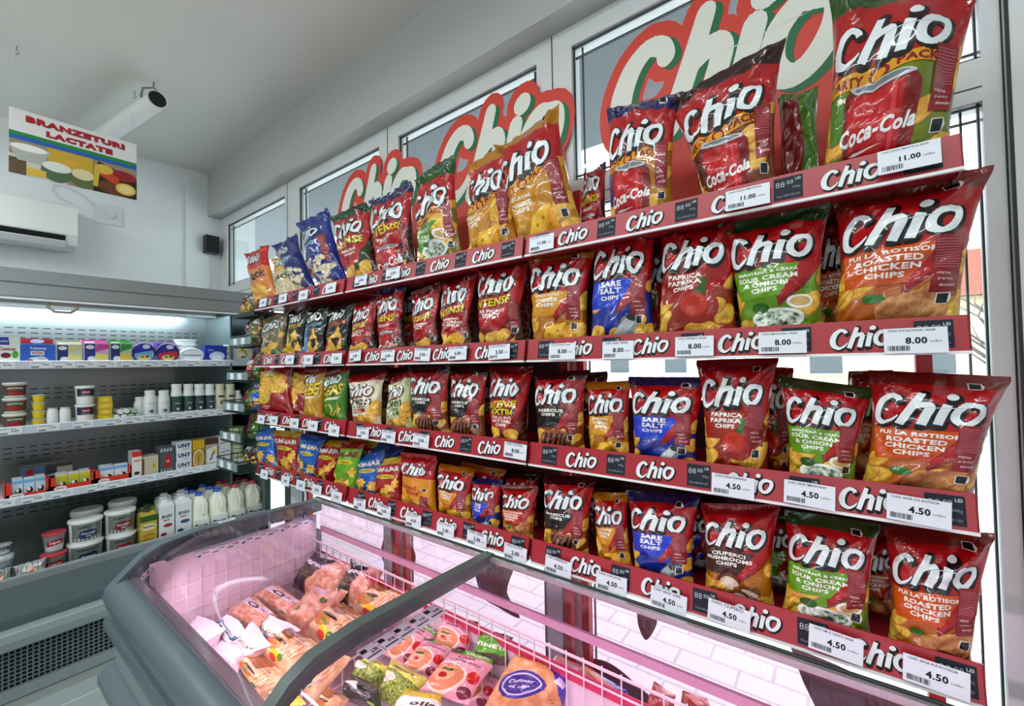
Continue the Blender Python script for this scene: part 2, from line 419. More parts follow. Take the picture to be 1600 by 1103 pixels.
# outside: pavement, canopy, houses over the street, bare trees
mt = mat('paving', '#dcdcd6', .8); nt = mt.node_tree; br = nt.nodes.new('ShaderNodeTexBrick')
for k, v in (('Color1', lin('#f8f8f6')), ('Color2', lin('#f5f5f2')), ('Mortar', lin('#d6d7d3'))): br.inputs[k].default_value = v
br.inputs['Mortar Size'].default_value = .008; br.inputs['Brick Width'].default_value = .3; br.inputs['Row Height'].default_value = .15; br.inputs['Scale'].default_value = 1
tcn = nt.nodes.new('ShaderNodeTexCoord'); nt.links.new(tcn.outputs['Object'], br.inputs['Vector']); nt.links.new(br.outputs[0], nt.nodes['Principled BSDF'].inputs['Base Color'])
mat('asphalt', '#a2a4a3', .9); mat('render_cream', '#e6d9b4', .9); mat('render_white', '#e5e6e2', .9); mat('roof_red', '#9a5a48', .9); mat('pane_dark', '#5b6468', .3); mat('bark', '#6a625a', .9); mat('soffit_grey', '#6c7378', .9)
sbox('pavement_outside', (-30, 1.62, -.2), (30, 8, -.05), 'paving')
sbox('road_outside', (-40, 8, -.25), (40, 40, -.12), 'asphalt')
sbox('canopy_roof_outside', (-12, 1.62, 3.25), (3, 3.0, 3.45), 'soffit_grey')
def house(x0, x1, y, h, m, lab, roof=True):
    t = thing('house', lab, 'building', (x0, y, 0)); MB().box((x0, y, -.2), (x1, y+6, h), m).build('wall', t)
    if roof: MB().prism([(y-.4, h), (y+6.4, h), (y+3, h+1.8)], x0-.3, x1+.3, 'roof_red' if m == 'render_cream' else 'asphalt').build('roof', t)
    n = max(1, int((x1-x0)/2.2))
    for k in range(n):
        for z in ([1.0] if h < 4 else [1.0, 3.8]):
            xx = x0+(k+.5)*(x1-x0)/n; MB().box((xx-.5, y-.05, z), (xx+.5, y, z+1.3), 'render_white').box((xx-.42, y-.07, z+.08), (xx+.42, y-.05, z+1.22), 'pane_dark').build('window', t)
house(-1.5, 6, 17, 3.2, 'render_cream', 'cream single-storey house across the street with reddish roof')
house(7, 19, 20, 6.5, 'render_white', 'pale two-storey house across the street, farther right')
house(-16, -4, 18, 3.4, 'render_white', 'white low house across the street behind the snack racks')
R = random.Random(4)
for x, y, lab in ((2.6, 12.5, 'bare street tree in front of the cream house'), (6.0, 14, 'bare street tree right of the cream house')):
    t = thing('bare_tree', lab, 'tree', (x, y, 0)); b = MB(); b.tube([(x, y, -.2), (x+.05, y, 1.2), (x, y+.1, 2.4)], [.1, .08, .05], 'bark', 6); b.build('trunk', t)
    b = MB()
    for k in range(46):
        a = R.uniform(0, 6.28); z = R.uniform(1.1, 2.3); l = R.uniform(.5, 1.3); p = Vector((x, y, z)); q = p+Vector((math.cos(a)*l*.5, math.sin(a)*l*.5, l*.5)); r_ = q+Vector((math.cos(a+R.uniform(-1, 1))*l*.5, math.sin(a)*l*.4, l*.4))
        b.tube([p, q, r_], [.025, .014, .005], 'bark', 4)
    b.build('branches', t)

for k, (pts, lab) in enumerate(((((872, 1050), (905, 1030), (950, 1035), (1000, 1075), (1060, 1140), (880, 1140)), 'dark backlit food picture sticker low on the window, seen through the freezer glass'),
    (((995, 955), (1022, 950), (1026, 975), (1010, 1000), (998, 980)), 'small leaf-shaped sticker low on the window near the freezer rim'),
    (((740, 885), (800, 880), (792, 925), (812, 965), (780, 950), (752, 930)), 'curved dark sticker low on the window left of the lid divider'),
    (((1235, 1010), (1330, 1050), (1420, 1110), (1300, 1125), (1262, 1080)), 'large dark sticker low on the window at the lower right'),
    (((600, 838), (640, 850), (648, 880), (620, 900), (596, 870)), 'curved dark sticker low on the window behind the left freezer lid'))):
    P = [at(*q, y=1.526) for q in pts]; q2 = crom([(p.x, p.z, 0) for p in P+[P[0]]], 5); b = MB(); n = len(q2)-1
    b.add([(q[0], 1.526, q[1]) for q in q2[:n]]+[(q[0], 1.5275, q[1]) for q in q2[:n]], [tuple(range(n)), tuple(range(2*n-1, n-1, -1))]+[(i, (i+1) % n, n+(i+1) % n, n+i) for i in range(n)], 'sticker_dark'); tag(b.build('window_sticker', origin=(P[0].x, 1.526, P[0].z)), lab, 'sticker', 'stickers low on the windows')

# ---------------------------------------------------------------- display racks, shelves, rails
D = 1.147
SH = [1.950, 1.605, 1.270, .957]           # underside of each shelf's rail
BAYS = [(-.805, .203), (-1.845, -.815), (-2.825, -1.868)]
ROWN = ['top', 'second', 'third', 'bottom']; BAYN = ['nearest', 'middle', 'farthest']
for bi, (x0, x1) in enumerate(BAYS):
    t = thing('display_rack', '%s red steel snack rack standing in front of the windows' % BAYN[bi], 'rack', (x0, 1.46, 0), 'snack racks along the windows')
    for x in (x0+.02, x1-.045): MB().box((x, 1.445, .0), (x+.03, 1.475, 2.25), 'rack_red').build('upright', t)
    MB().box((x0, 1.2, .0), (x1, 1.44, .12), 'grey_metal').build('base', t)
    b = MB()
    for z0, z1 in (((.97, 1.47), (1.66, 1.98)) if bi == 0 else ((.97, 1.98),)): b.box((x0+.01, 1.446, z0), (x1-.01, 1.452, z1), 'gap_backing_dark')  # added dark sheet, blocks window brightness in the gaps between bags
    b.build('back_panel', t)
def rail_art(w, h, phase):
    A = Art(w/h); n = int(w/.222)
    for k in range(-1, n+1):
        cx = (phase+k*.222)/w
        if .05/w < cx < 1-.05/w: A.logo(cx, .5, .104/w, .10, 'p#e8eef0', 'p#16120f', g=.05)
        lx = cx+.111/w
        if .03/w < lx < 1-.035/w:
            A.rect('p#1b222d', lx-.028/w, .12, lx+.028/w, .9)
            A.text('p#aeb6be', '88', lx-.015/w, .66, .018/w, None, .0).text('p#aeb6be', '88', lx+.004/w, .70, .013/w, None, 0).text('p#c9d0d6', 'LEI', lx+.019/w, .78, .010/w, None, .02)
            A.text('p#8f98a0', '888g', lx+.016/w, .5, .015/w, None, 0).text('p#8f98a0', '1Kg=888,88 LEI', lx, .25, .044/w, None, 0)
    return A
def tag_art(price, head):
    A = Art(.092/.050); A.text('p#20242c', head, .45, .90, .75, None, .01); A.text('p#14161a', price, .52, .50, .34, None, .035)
    A.text('p#50545c', 'Lei/Buc', .82, .46, .18, None, 0)
    bars = []; R = random.Random(head); x = .06
    while x < .42: w = R.choice((.008, .014, .02)); bars.append([(x, .10), (x+w, .10), (x+w, .30), (x, .30)]); x += w+R.choice((.008, .014))
    A.poly('p#20242c', *bars); return A
TAGS = {  # (bay,row): [(photo x, photo y, price, heading, tilt)]
    (0, 0): [(847, 380, '11.00', 'CHIO PARTY CASCAVAL', 0), (1168, 309, '11.00', 'CHIO CROSS SMANTANA', 0), (1419, 247, '11.00', 'CHIO CROSS SMANTANA 200GR', 0)],
    (0, 1): [(879, 549, '8.00', 'CHIO CASCAVAL 140GR', 0), (966, 547, '8.00', 'CHIO SARE 140GR', 0), (1085, 541, '8.00', 'CHIO PAPRIKA 140GR', 0), (1222, 535, '8.00', 'CHIO SMANTANA 140GR', 0), (1429, 532, '8.00', 'CHIO PUI ROTISOR 140GR', 0)],
    (0, 2): [(1145, 759, '4.50', 'CHIO 60GR PAPRIKA', -.03), (1264, 772, '4.50', 'CHIO 60GR SMANTANA', -.04), (1434, 797, '4.50', 'CHIO 60GR PUI ROTISOR', -.05)],
    (0, 3): [(873, 886, '4.50', 'CHIO BARBEQUE', -.05), (956, 911, '4.50', 'CHIO CASCAVAL', 0), (1045, 938, '4.50', 'CHIO 60GR SARE', -.05), (1139, 960, '4.50', 'CHIO CIUPERCI', -.06), (1305, 1005, '4.50', 'CHIO SM SI CEAPA 60GR', -.06), (1461, 1055, '4.50', 'CHIO 60GR PUI ROTISOR', -.05)],
    (1, 0): [(565, 438, '6.00', 'CHIO INTENSE', 0), (615, 427, '6.00', 'CHIO INTENSE', 0)],
    (1, 1): [(556, 556, '6.00', 'CHIO INTENSE', .06), (607, 556, '6.00', 'CHIO INTENSE', 0), (661, 554, '5.00', 'CHIO INTENSE', -.05), (716, 552, '6.00', 'CHIO INTENSE', .02), (781, 550, '5.50', 'CHIO INTENSE PUI', .04)],
    (1, 2): [(568, 676, '5.50', 'CHIO OVEN', .05), (608, 682, '5.00', 'CHIO OVEN', -.03), (659, 688, '3.00', 'CHIO CHIPS', -.04), (806, 704, '8.00', 'CHIO EXTRA', -.04)],
    (1, 3): [(563, 789, '3.00', 'POM-BAR', .05), (601, 798, '4.00', 'POM-BAR', -.03), (647, 813, '4.00', 'CHIO GUSTO', .04), (697, 828, '2.00', 'CHIO CASCAVAL', 0), (746, 842, '2.00', 'CHIO SARE', -.03), (806, 864, '2.00', 'CHIO PUI ROT', -.03)],
    (2, 0): [(412, 473, '5.00', 'CHIO SNACK', 0), (443, 466, '5.00', 'CHIO SNACK', 0), (475, 461, '5.00', 'CHIO POP', 0), (518, 450, '6.00', 'CHIO POP', 0)],
    (2, 1): [(454, 562, '5.00', 'CHIO TORTILLAS', 0), (483, 562, '5.00', 'CHIO TORTILLAS', 0), (527, 560, '5.00', 'CHIO TORTILLAS', 0)],
    (2, 2): [(409, 655, '4.00', 'CHIO CHIPS', 0), (429, 657, '4.00', 'CHIO CHIPS', 0), (461, 661, '5.00', 'CHIO STIX', 0), (490, 665, '5.00', 'CHIO STIX', 0), (523, 673, '5.00', 'CHIO STIX', 0)],
    (2, 3): [(414, 741, '3.00', 'POM-BAR', 0), (447, 752, '3.00', 'POM-BAR', 0), (471, 758, '3.00', 'POM-BAR', 0), (496, 765, '3.00', 'POM-BAR', 0), (527, 776, '3.00', 'POM-BAR', 0)]}
PH = {0: .11, 1: .07, 2: .10, 3: .14}
for bi, (x0, x1) in enumerate(BAYS):
    for ri, z in enumerate(SH):
        t = thing('display_shelf', '%s shelf of the %s snack rack, red front rail with logos' % (ROWN[ri], BAYN[bi]), 'shelf', (x0, D, z), 'red-railed shelves of the snack racks')
        b = MB(); b.box((x0+.004, D+.004, z+.004), (x1-.004, 1.45, z+.02), 'rail_red').box((x0+.004, 1.43, z+.02), (x1-.004, 1.445, z+.05), 'rail_red'); b.build('shelf_board', t)
        b = MB(); w = x1-x0; sl = .012
        b.prism([(D, z), (D+.004, z), (D+.004+sl, z+.07), (D+sl, z+.07)], x0, x1, 'rail_red')
        b.box((x0, D-.003, z-.004), (x1, D+.006, z+.002), 'white_edge')
        for x in (x0, x1-.003): b.prism([(D, z), (D+.07, z), (D+.05, z+.035), (D+sl, z+.07)], x, x+.003, 'rail_red')
        N = Vector((0, -.07, sl)).normalized(); V = Vector((0, sl, .07)).normalized()
        b.art(rail_art(w, .0705, (.175, .19, .15)[bi]+.006*ri), (x0, D, z), (1, 0, 0), V, N, w, .0705, .0004)
        rail = b.build('price_rail', t)
        for X, Y, pr, hd, tilt in TAGS.get((bi, ri), []):
            p = at(X, Y, y=D-.004); zc = min(max(p.z, z+.015), z+.05); c = Vector((p.x, D-.008, zc))
            U = Vector((math.cos(tilt), 0, math.sin(tilt))); VV = Vector((-math.sin(tilt), .12, math.cos(tilt))).normalized(); n_ = Vector((0, -1, .12)).normalized()
            g = MB(); ww, hh = .092, .050
            c2 = [c+U*(sx*ww/2)+VV*(sy*hh/2)+n_*k for k in (0, .001) for sx, sy in ((-1, -1), (1, -1), (1, 1), (-1, 1))]
            g.add(c2, [(3, 2, 1, 0), (4, 5, 6, 7), (0, 1, 5, 4), (1, 2, 6, 5), (2, 3, 7, 6), (3, 0, 4, 7)], 'label_white')
            A = tag_art(pr, hd) if bi < 2 else Art(1.8).text('p#20242c', pr, .5, .5, .4)
            g.art(A, c-U*(ww/2)-VV*(hh/2)+n_*.001, U, VV, n_, ww, hh, .0003); tg = g.build('price_tag', rail); tg.location = (0, 0, 0)

# header signs: die-cut logo boards above the racks
def header(cx, w, lab, zb=2.40):
    b = MB(); A = Art(1); k = w/2.5
    rot = .06
    def pts(P): 
        return [[((x-1.25)*k, y*k*1.14+(x-1.25)*k*rot) for x, y in p] for p in P]
    y = 1.485
    for P, m, off, th in ((logo_u(.17, 120), 'sticker_red', 0, .006), ([[(x+.07, y-.05) for x, y in p] for p in logo_u(.03, 120)], 'sticker_green', .001, 0), (logo_u(.025, 120), 'sticker_white', .002, 0)):
        vs = []; fs = []
        for kk, p in enumerate(pts(P)):
            fs.append(tuple(range(len(vs), len(vs)+len(p)))); vs += [(cx+a, y-off, zb+c) for a, c in p]
        b.add(vs, fs, m)
        if th:
            n = len(vs); b.add(vs+[(v[0], v[1]+th, v[2]) for v in vs], [tuple(i+n for i in f[::-1]) for f in fs]+[(f[i-1], f[i], f[i]+n, f[i-1]+n) for f in fs for i in range(len(f))], m)
    b.box((cx-.40*w, y+.001, zb-.40), (cx+.50*w, y+.005, zb+.42*k), 'sticker_red')
    o = b.build('header_sign', origin=(cx, y, zb-.4)); tag(o, lab, 'sign', 'logo header boards on the racks')
header(-.29, .70, 'largest red and white logo board, above the nearest snack rack')
header(-1.20, .72, 'red and white logo board above the middle rack, between the yellow cheese bags and ceiling')
header(-2.08, .70, 'smallest red and white logo board, above the boundary of middle and farthest racks')

# ---------------------------------------------------------------- snack bags
RED = '#b3141d'; STRIP = '#94202c'
def strip(A, x=.76, top=.62, w=.18, blocks=((.905, .04), (.24, .055), (.11, .045)), scan=True):
    x0, x1 = x-w/2, x+w/2
    A.rect(STRIP, x0, top-.30, x1, top+.02)
    A.poly('#c77780', *[[(x0+.01, y), (x1-.012-.01*(k % 3), y), (x1-.012-.01*(k % 3), y+.0035), (x0+.01, y+.0035)] for k, y in enumerate([top-.16+i*.014 for i in range(12)])])
    A.text('#ecd5d6', 'CÂȘTIGI', x-.03, top-.20, .09, None, .03, .1).text('#ecd5d6', 'și dai PLAY', x-.01, top-.232, .11, None, .02, .1).text('#ecd5d6', 'distracției!', x+.01, top-.264, .12, None, .02, .1)
    for y, h in blocks:
        A.poly('#e8dfe0', [(x-.05, y-h/2-.004), (x+.045, y-h/2-.004), (x+.065, y), (x+.045, y+h/2+.004), (x-.05, y+h/2+.004)]).rect('#15171a', x-.042, y-h/2, x+.04, y+h/2)
def lines(A, L, cx, y, w, dy=.052, c='#f3f0e8', shear=.0, bold=.04):
    for k, (t, f) in enumerate(L):
        P, pw = glyphs(t, bold, shear); ys = .78; h = .034 if t == 'CHIPS' else .046 if len(t) <= 5 else .035; ww = min(h/s_asp(A)/ys*pw, w*1.15); A.text(c, t, cx+.03-.006*k, y+.006, ww, None, bold, shear, 0, ys)
        y -= .055 if len(t) <= 5 else .045
def s_asp(A): return A.asp
def chio(seed, body, seal, panel, L, food, st=True, panelw=1., sx=.76):
    A = Art(); A.rect(seal, 0, .865, 1, 1)
    A.chips(seed, 5, .0, .04, .30, .42, .15); A.chips(seed+1, 4, .5, .04, 1., .30, .15); A.chips(seed+2, 2, .92, .4, 1, .55, .12)
    A.poly(RED, [(0, .56), (1, .585), (1, .885), (.5, .90), (0, .885)]); A.poly('#8e1218', [(.48, .57), (.98, .585), (.52, .27)]); A.poly(RED, [(.52, .57), (.98, .585), (.53, .31)])
    A.poly(panel, [(.10, .555), (.70, .57), (.53, .345), (.15, .335)])
    food(A); A.logo(.45, .715, .76)
    lines(A, L, .40, .525, .44)
    if st: strip(A, sx, (.575, .665, .60)[seed % 3], .20)
    return body, A
def f_cheese(A): A.poly('#e9a820', [(.30, .06), (.70, .10), (.66, .28), (.42, .24)]).poly('#f2c23c', [(.30, .06), (.42, .24), (.66, .28), (.52, .12)]); [A.ell('#c98412', x, y, .02, .012) for x, y in ((.45, .17), (.55, .2), (.6, .15), (.42, .1))]
def f_salt(A):
    A.poly('#8d9499', [(.44, .10), (.60, .06), (.78, .24), (.62, .29)]).poly('#c9ced2', [(.46, .12), (.56, .09), (.72, .25), (.63, .28)]).ell('#3d4145', .70, .26, .09, .03)
def f_pap(A): A.ell('#a32417', .56, .30, .19, .12).ell('#c53a22', .52, .32, .12, .08).poly('#3f6d22', [(.54, .40), (.60, .52), (.64, .50), (.62, .39)])
def f_onion(A):
    A.ell('#5c8f22', .50, .14, .24, .10).ell('#eef0ea', .50, .19, .24, .075).ell('herbs', .50, .19, .20, .055)
    for x, y in ((.70, .30), (.34, .10)): A.ell('#f0eee6', x, y, .12, .05).ell('#cfae72', x, y, .09, .035)
    A.ell('#2f6a1e', .36, .27, .08, .04)
def f_roast(A): A.ell('roast', .60, .18, .23, .105).ell('roast', .74, .27, .14, .06).ell('#2f7a22', .36, .26, .07, .028).ell('#6a2f12', .45, .10, .05, .02)
def f_bbq(A): A.ell('meat', .52, .20, .26, .12).poly('#241410', *[[(.30+.07*k, .12), (.33+.07*k, .12), (.42+.07*k, .28), (.39+.07*k, .28)] for k in range(5)])
def f_mush(A):
    for x, y, r in ((.44, .27, .12), (.66, .20, .12), (.55, .14, .1)): A.ell('#7a4a2c', x, y+.02, r, r*.5).ell('#e4d3bd', x, y-.005, r*.85, r*.4).rect('#e9dcc9', x-.03, y-.08, x+.04, y)
def can(A, cx, y0, w, h):
    A.poly('#8e1015', [(cx-w/2, y0), (cx+w/2, y0), (cx+w/2, y0+h*.86), (cx+w*.4, y0+h*.96), (cx-w*.4, y0+h*.96), (cx-w/2, y0+h*.86)])
    A.rect('#c3161f', cx-w*.42, y0, cx+w*.30, y0+h*.88).rect('#dd4a50', cx+w*.16, y0+h*.1, cx+w*.22, y0+h*.84).ell('#c9cdd0', cx, y0+h*.96, w*.42, h*.055).ell('#7f868a', cx, y0+h*.965, w*.34, h*.035)
    A.text('#f2f2f0', 'Coca-Cola', cx-w*.03, y0+h*.46, w*1.06, None, .035, .45, .16, 1.35); A.text('#e8c25a', 'GUST ORIGINAL', cx, y0+h*.16, w*.6, None, 0)
    A.poly('#f2f2f0', [(cx-w*.4, y0+h*.24), (cx+w*.1, y0+h*.29), (cx-w*.3, y0+h*.28)])
def party(seed, body, seal, panel, L, food, cola=False):
    A = Art(); A.rect(seal, 0, .80, 1, 1); A.chips(seed, 5, 0, .04, .5, .35, .15); A.chips(seed+3, 4, .6, .04, 1, .5, .15)
    A.poly(RED, [(0, .48), (1, .60), (1, .84), (.5, .87), (0, .84)]); A.poly(panel, [(.06, .40), (.62, .44), (.5, .20), (.10, .20)])
    food(A); A.poly('#e0a11c', [(0, .40), (1, .53), (1, .60), (0, .47)]); A.text('#8e1b14', 'PARTY', .22, .462, .26, None, .05, .1, .10).ell('#8e1b14', .43, .482, .055, .04).ell('#e0a11c', .43, .482, .035, .025).text('#8e1b14', 'PACK', .62, .512, .22, None, .05, .1, .10)
    A.logo(.44, .66, .72, .12); lines(A, L, .30, .385, .34, .045)
    if cola: can(A, .44, .03, .42, .42)
    strip(A, .80, .56, .18, ((.92, .04), (.20, .05), (.08, .04)))
    return body, A
def intense(seed, body, seal, L, food, extra=False, cola=False, st=True):
    A = Art(); A.rect(seal, 0, .88, 1, 1); A.chips(seed, 7, .0, .03, .75, .25, .15); A.poly('#3a1512', [(.80, .1), (1, .1), (1, .7), (.92, .5)])
    A.poly('#7b3f1e', *[[(.84, y), (1, y+.05), (1, y+.065), (.84, y+.012)] for y in (.15, .23, .31, .39, .47)])
    A.poly(RED, [(0, .30), (.55, .24), (.95, .56), (1, .90), (0, .90)]); food(A)
    A.logo(.44, .74, .72); A.text('#1a1410', 'INTENSE', .455, .533, .66, None, .06, .25, .08).text('#e5cf1e', 'INTENSE', .45, .54, .64, None, .03, .25, .08)
    if extra: A.rect('#14110f', .16, .42, .74, .49).text('#e5cf1e', 'EXXTRA', .45, .455, .5, None, .05, .2)
    lines(A, L, .42, .44 if not extra else .38, .42, .05)
    if cola: can(A, .46, .02, .50, .34)
    if st: strip(A, .80, .52, .16)
    return body, A
def f_none(A): pass
def oven(body, panel, L):
    A = Art(.72); A.poly('#9c1620', [(0, .84), (1, .84), (1, 1), (0, 1)]); A.chips(5, 5, .5, .1, 1, .45, .16); A.chips(8, 4, .2, .02, .8, .18, .13, 'roast')
    A.logo(.45, .68, .66, .08, '#e8eef0', '#7a1418', .08).text('#1e1712', 'Oven', .44, .50, .62, None, .02, .1, .06).text('#3a2a1c', 'la Cuptor', .48, .40, .34, None, .01, .2, .05)
    A.poly(panel, [(.14, .27), (.62, .32), (.62, .38), (.14, .33)]).text('#f4efe6', L, .38, .325, .34, None, .03, 0, .08); return body, A
def tortilla(c, L):
    A = Art(); A.logo(.46, .80, .62).text(c, 'TORTILLAS', .48, .64, .72, None, .04, .2, .06)
    A.poly(c, [(0, .02), (.42, .02), (.30, .60), (.08, .60)])
    for x, y, r in ((.60, .45, .16), (.45, .22, .2), (.72, .25, .15)): A.poly('chip_dark', [(x-r, y-r*.5), (x+r, y-r*.4), (x+r*.1, y+r*.9)]).poly('chip', [(x-r*.9, y-r*.44), (x+r*.9, y-r*.34), (x+r*.1, y+r*.82)])
    return '#14110f', A
def puff(body, top, txt, tc, seed):
    A = Art(); A.rect(top, 0, .86, 1, 1); R = random.Random(seed)
    for k in range(7):
        x, y = R.uniform(.2, .85), R.uniform(.08, .5); s = .085
        for dx, dy, r in ((0, 0, 1.), (0, .085, .62), (-.08, .0, .5), (.08, .02, .5), (-.04, -.08, .5), (.05, -.08, .5)): A.ell('chip', x+dx, y+dy*.8, s*r, s*r*.62, 12)
    A.ell('#d8c21c', .52, .60, .28, .045).text('#2a5a1e', 'ORIGINAL', .52, .60, .34, None, .02)
    A.text('#2a1a14', txt, .505, .745, .86, None, .09, 0, .03).text(tc, txt, .5, .75, .84, None, .04, 0, .03); return body, A
def popcorn(body, st=True):
    A = Art(); A.logo(.36, .76, .50); A.text('#b9d3e8', 'Popcorn', .42, .60, .5, None, .02, .2, .1); R = random.Random(3)
    for k in range(34): A.ell('popcorn', R.gauss(.52, .14), R.uniform(.08, .42), .055, .034, 9)
    for k in range(6): A.ell('#3a2c22', R.gauss(.52, .1), R.uniform(.12, .38), .025, .014, 8)
    if st: strip(A, .70, .66, .2, ((.38, .03),))
    return body, A
def snack(body, top, L, m='chip'):
    A = Art(); A.rect(top, 0, .62, 1, 1); A.logo(.42, .80, .56); A.text('#2a1a10', 'snack', .46, .50, .66, None, .03, .2, .1)
    R = random.Random(9)
    for k in range(16): A.ell(m, R.uniform(.15, .85), R.uniform(.06, .34), .12, .045, 10)
    return body, A
def sticks(body, top, txt, tc):
    A = Art(); A.logo(.46, .82, .60).text('#101010', txt, .49, .615, .80, None, .07, .2, .04).text(tc, txt, .48, .62, .78, None, .03, .2, .04); A.rect(top, 0, .90, 1, 1)
    R = random.Random(len(txt))
    for k in range(18):
        x, y, a = R.uniform(.1, .8), R.uniform(.04, .36), R.uniform(.6, 2.2); c, s = math.cos(a)*.16, math.sin(a)*.12; A.poly('chip', [(x, y), (x+.03, y), (x+c+.03, y+s), (x+c, y+s)])
    A.poly('#e9e2c8', [(.25, .44), (.75, .47), (.75, .51), (.25, .48)]); return body, A
def bigchip(body):
    A = Art(); A.text('#efe6c8', 'Chips', .32, .88, .3, None, .02, .2); A.chips(2, 9, .2, .35, .75, .8, .24); A.ell('#e9c62c', .40, .80, .30, .07).text('#6a1512', 'Chio chips', .4, .80, .4, None, .02, .2)
    A.poly('#f0d9c0', [(.15, .22), (.5, .22), (.5, .235), (.15, .235)], [(.15, .18), (.42, .18), (.42, .195), (.15, .195)]); return body, A
def gusto():
    A = Art(); A.rect(RED, 0, .60, 1, 1); A.logo(.46, .74, .62); A.text('#b3141d', 'Gustul', .4, .44, .4, None, .03, .2).text('#b3141d', 'Nou', .45, .35, .3, None, .03, .2); A.chips(12, 5, .1, .03, .9, .22, .16); strip(A, .72, .30, .2, ((.42, .04),)); return '#d9961f', A
def mixbag():
    A = Art(); A.logo(.50, .74, .6); A.ell('#b9b3a0', .45, .30, .26, .13).ell('#6a6a5a', .45, .30, .18, .09); A.chips(31, 8, .3, .05, .9, .6, .13); A.ell('#5d7a34', .7, .2, .14, .06); return '#7d7052', A
def plainrear(body, c2):
    A = Art(); A.poly(c2, [(0, .1), (.45, 0), (.62, .45), (.50, .95), (0, .80)]); return body, A
DES = {
 'cheese': lambda s: chio(11+s, '#b97a12', '#b3770f', '#d69a1a', [('CAȘCAVAL', 1.), ('CHEESE', .8), ('CHIPS', .5)], f_cheese),
 'salt': lambda s: chio(14+s, '#1c3a9c', '#1a2a5e', '#1f48c8', [('SARE', .62), ('SALT', .62), ('CHIPS', .5)], f_salt),
 'paprika': lambda s: chio(17+s, '#9a3517', '#8a1a1a', '#a52a1a', [('PAPRICA', .8), ('PAPRIKA', .85), ('CHIPS', .5)], f_pap, s != 1),
 'onion': lambda s: chio(20+s, '#6f9a1c', '#1f4d1e', '#6fa51e', [('SMÂNTÂNĂ & CEAPĂ', 1.15), ('SOUR CREAM', .85), ('& ONION', .6), ('CHIPS', .45)], f_onion, s != 1),
 'chicken': lambda s: chio(23+s, '#b8641a', '#7e2414', '#cf5d14', [('PUI LA ROTISOR', 1.1), ('ROASTED', .75), ('CHICKEN', .75), ('CHIPS', .5)], f_roast, s != 5),
 'barbecue': lambda s: chio(26+s, '#8a4a22', '#3a1412', '#17120f', [('BARBECUE', .9), ('CHIPS', .5)], f_bbq),
 'mushroom': lambda s: chio(29+s, '#b8771c', '#8f1518', '#4a2216', [('CIUPERCI', .8), ('MUSHROOMS', 1.), ('CHIPS', .5)], f_mush, False),
 'cheesep': lambda s: party(33+s, '#c08a1c', '#b9801a', '#d1951c', [('CAȘCAVAL', 1), ('CHEESE', .8), ('CHIPS', .5)], f_cheese),
 'onionp': lambda s: party(36, '#8a7a1c', '#1f5a1e', '#5f9a1c', [('SMÂNTÂNĂ', 1), ('& CEAPĂ', .8), ('CHIPS', .5)], f_onion),
 'saltcola': lambda s: party(39, '#b8801c', '#1a2a66', '#1c3f9c', [], f_none, True),
 'papcola': lambda s: party(42, '#8a4418', '#3c1512', '#6a2a14', [], f_none, True),
 'onioncola': lambda s: party(45, '#7d8a1a', '#2c5a14', '#5a8a1c', [('SMÂNTÂNĂ', 1)], f_none, True),
 'int_green': lambda s: intense(51, '#26471c', '#1d4a20', [('SMÂNTÂNĂ', .8), ('JALAPEÑO', .8)], f_none, st=False),
 'int_cola': lambda s: intense(54, '#1b2a5c', '#1b2a5c', [('PICANT', .6)], f_none, cola=True),
 'int_red': lambda s: intense(57, '#7d1a14', '#7d1616', [('PUI PICANT', .9), ('SPICY', .6)], f_none),
 'int_cream': lambda s: intense(60, '#8a1a18', '#8c1618', [('SMÂNTÂNĂ', .9), ('SOUR CREAM', .9), ('& PEPPER', .6)], f_cheese),
 'int_extra': lambda s: intense(63, '#8a1a18', '#7a1416', [('CHILLI IUTE', .8), ('HOT CHILI', .8), ('CHIPS', .5)], f_none, True, st=False),
 'oven_red': lambda s: oven('#e2dcc0', '#a8161c', 'PAPRICA'), 'oven_green': lambda s: oven('#cfd6a8', '#5b8a1e', 'IAURT'),
 'tort_y': lambda s: tortilla('#d8b81c', ''), 'tort_b': lambda s: tortilla('#7fa3c8', ''), 'tort_o': lambda s: tortilla('#c8541c', ''),
 'pom_red': lambda s: puff('#a8161f', '#c8a818', 'POM-BAR', '#e8dcd0', 2), 'pom_blue': lambda s: puff('#1a66b8', '#1a5aa8', 'POM-BAR', '#e8dcd0', 3), 'pom_green': lambda s: puff('#6fae1e', '#8a2218', 'POM-BAR', '#8a2a1a', 4),
 'pop': lambda s: popcorn('#17308c'), 'pop2': lambda s: popcorn('#1b2c78', False),
 'snack_o': lambda s: snack('#d8883c', '#c8231c', ''), 'snack_c': lambda s: snack('#d8c69c', '#d8b04a', '', 'popcorn'), 'snack_b': lambda s: snack('#8a4a18', '#4a2a10', ''),
 'stix_y': lambda s: sticks('#c8961c', '#8a1216', 'ZBE', '#e8c818'), 'stix_g': lambda s: sticks('#4a8a1e', '#8a1216', 'KERS', '#e8c818'),
 'bigchip': lambda s: bigchip('#a3161f'), 'gusto': lambda s: gusto(), 'mix': lambda s: mixbag(), 'rear_green': lambda s: plainrear('#4f7d16', '#7a1a18'),
}
_C = {}
def design(k, s):
    if (k, s) not in _C:
        body, A = DES[k](s); _C[(k, s)] = (body,)+gridcut(A)
    return _C[(k, s)]
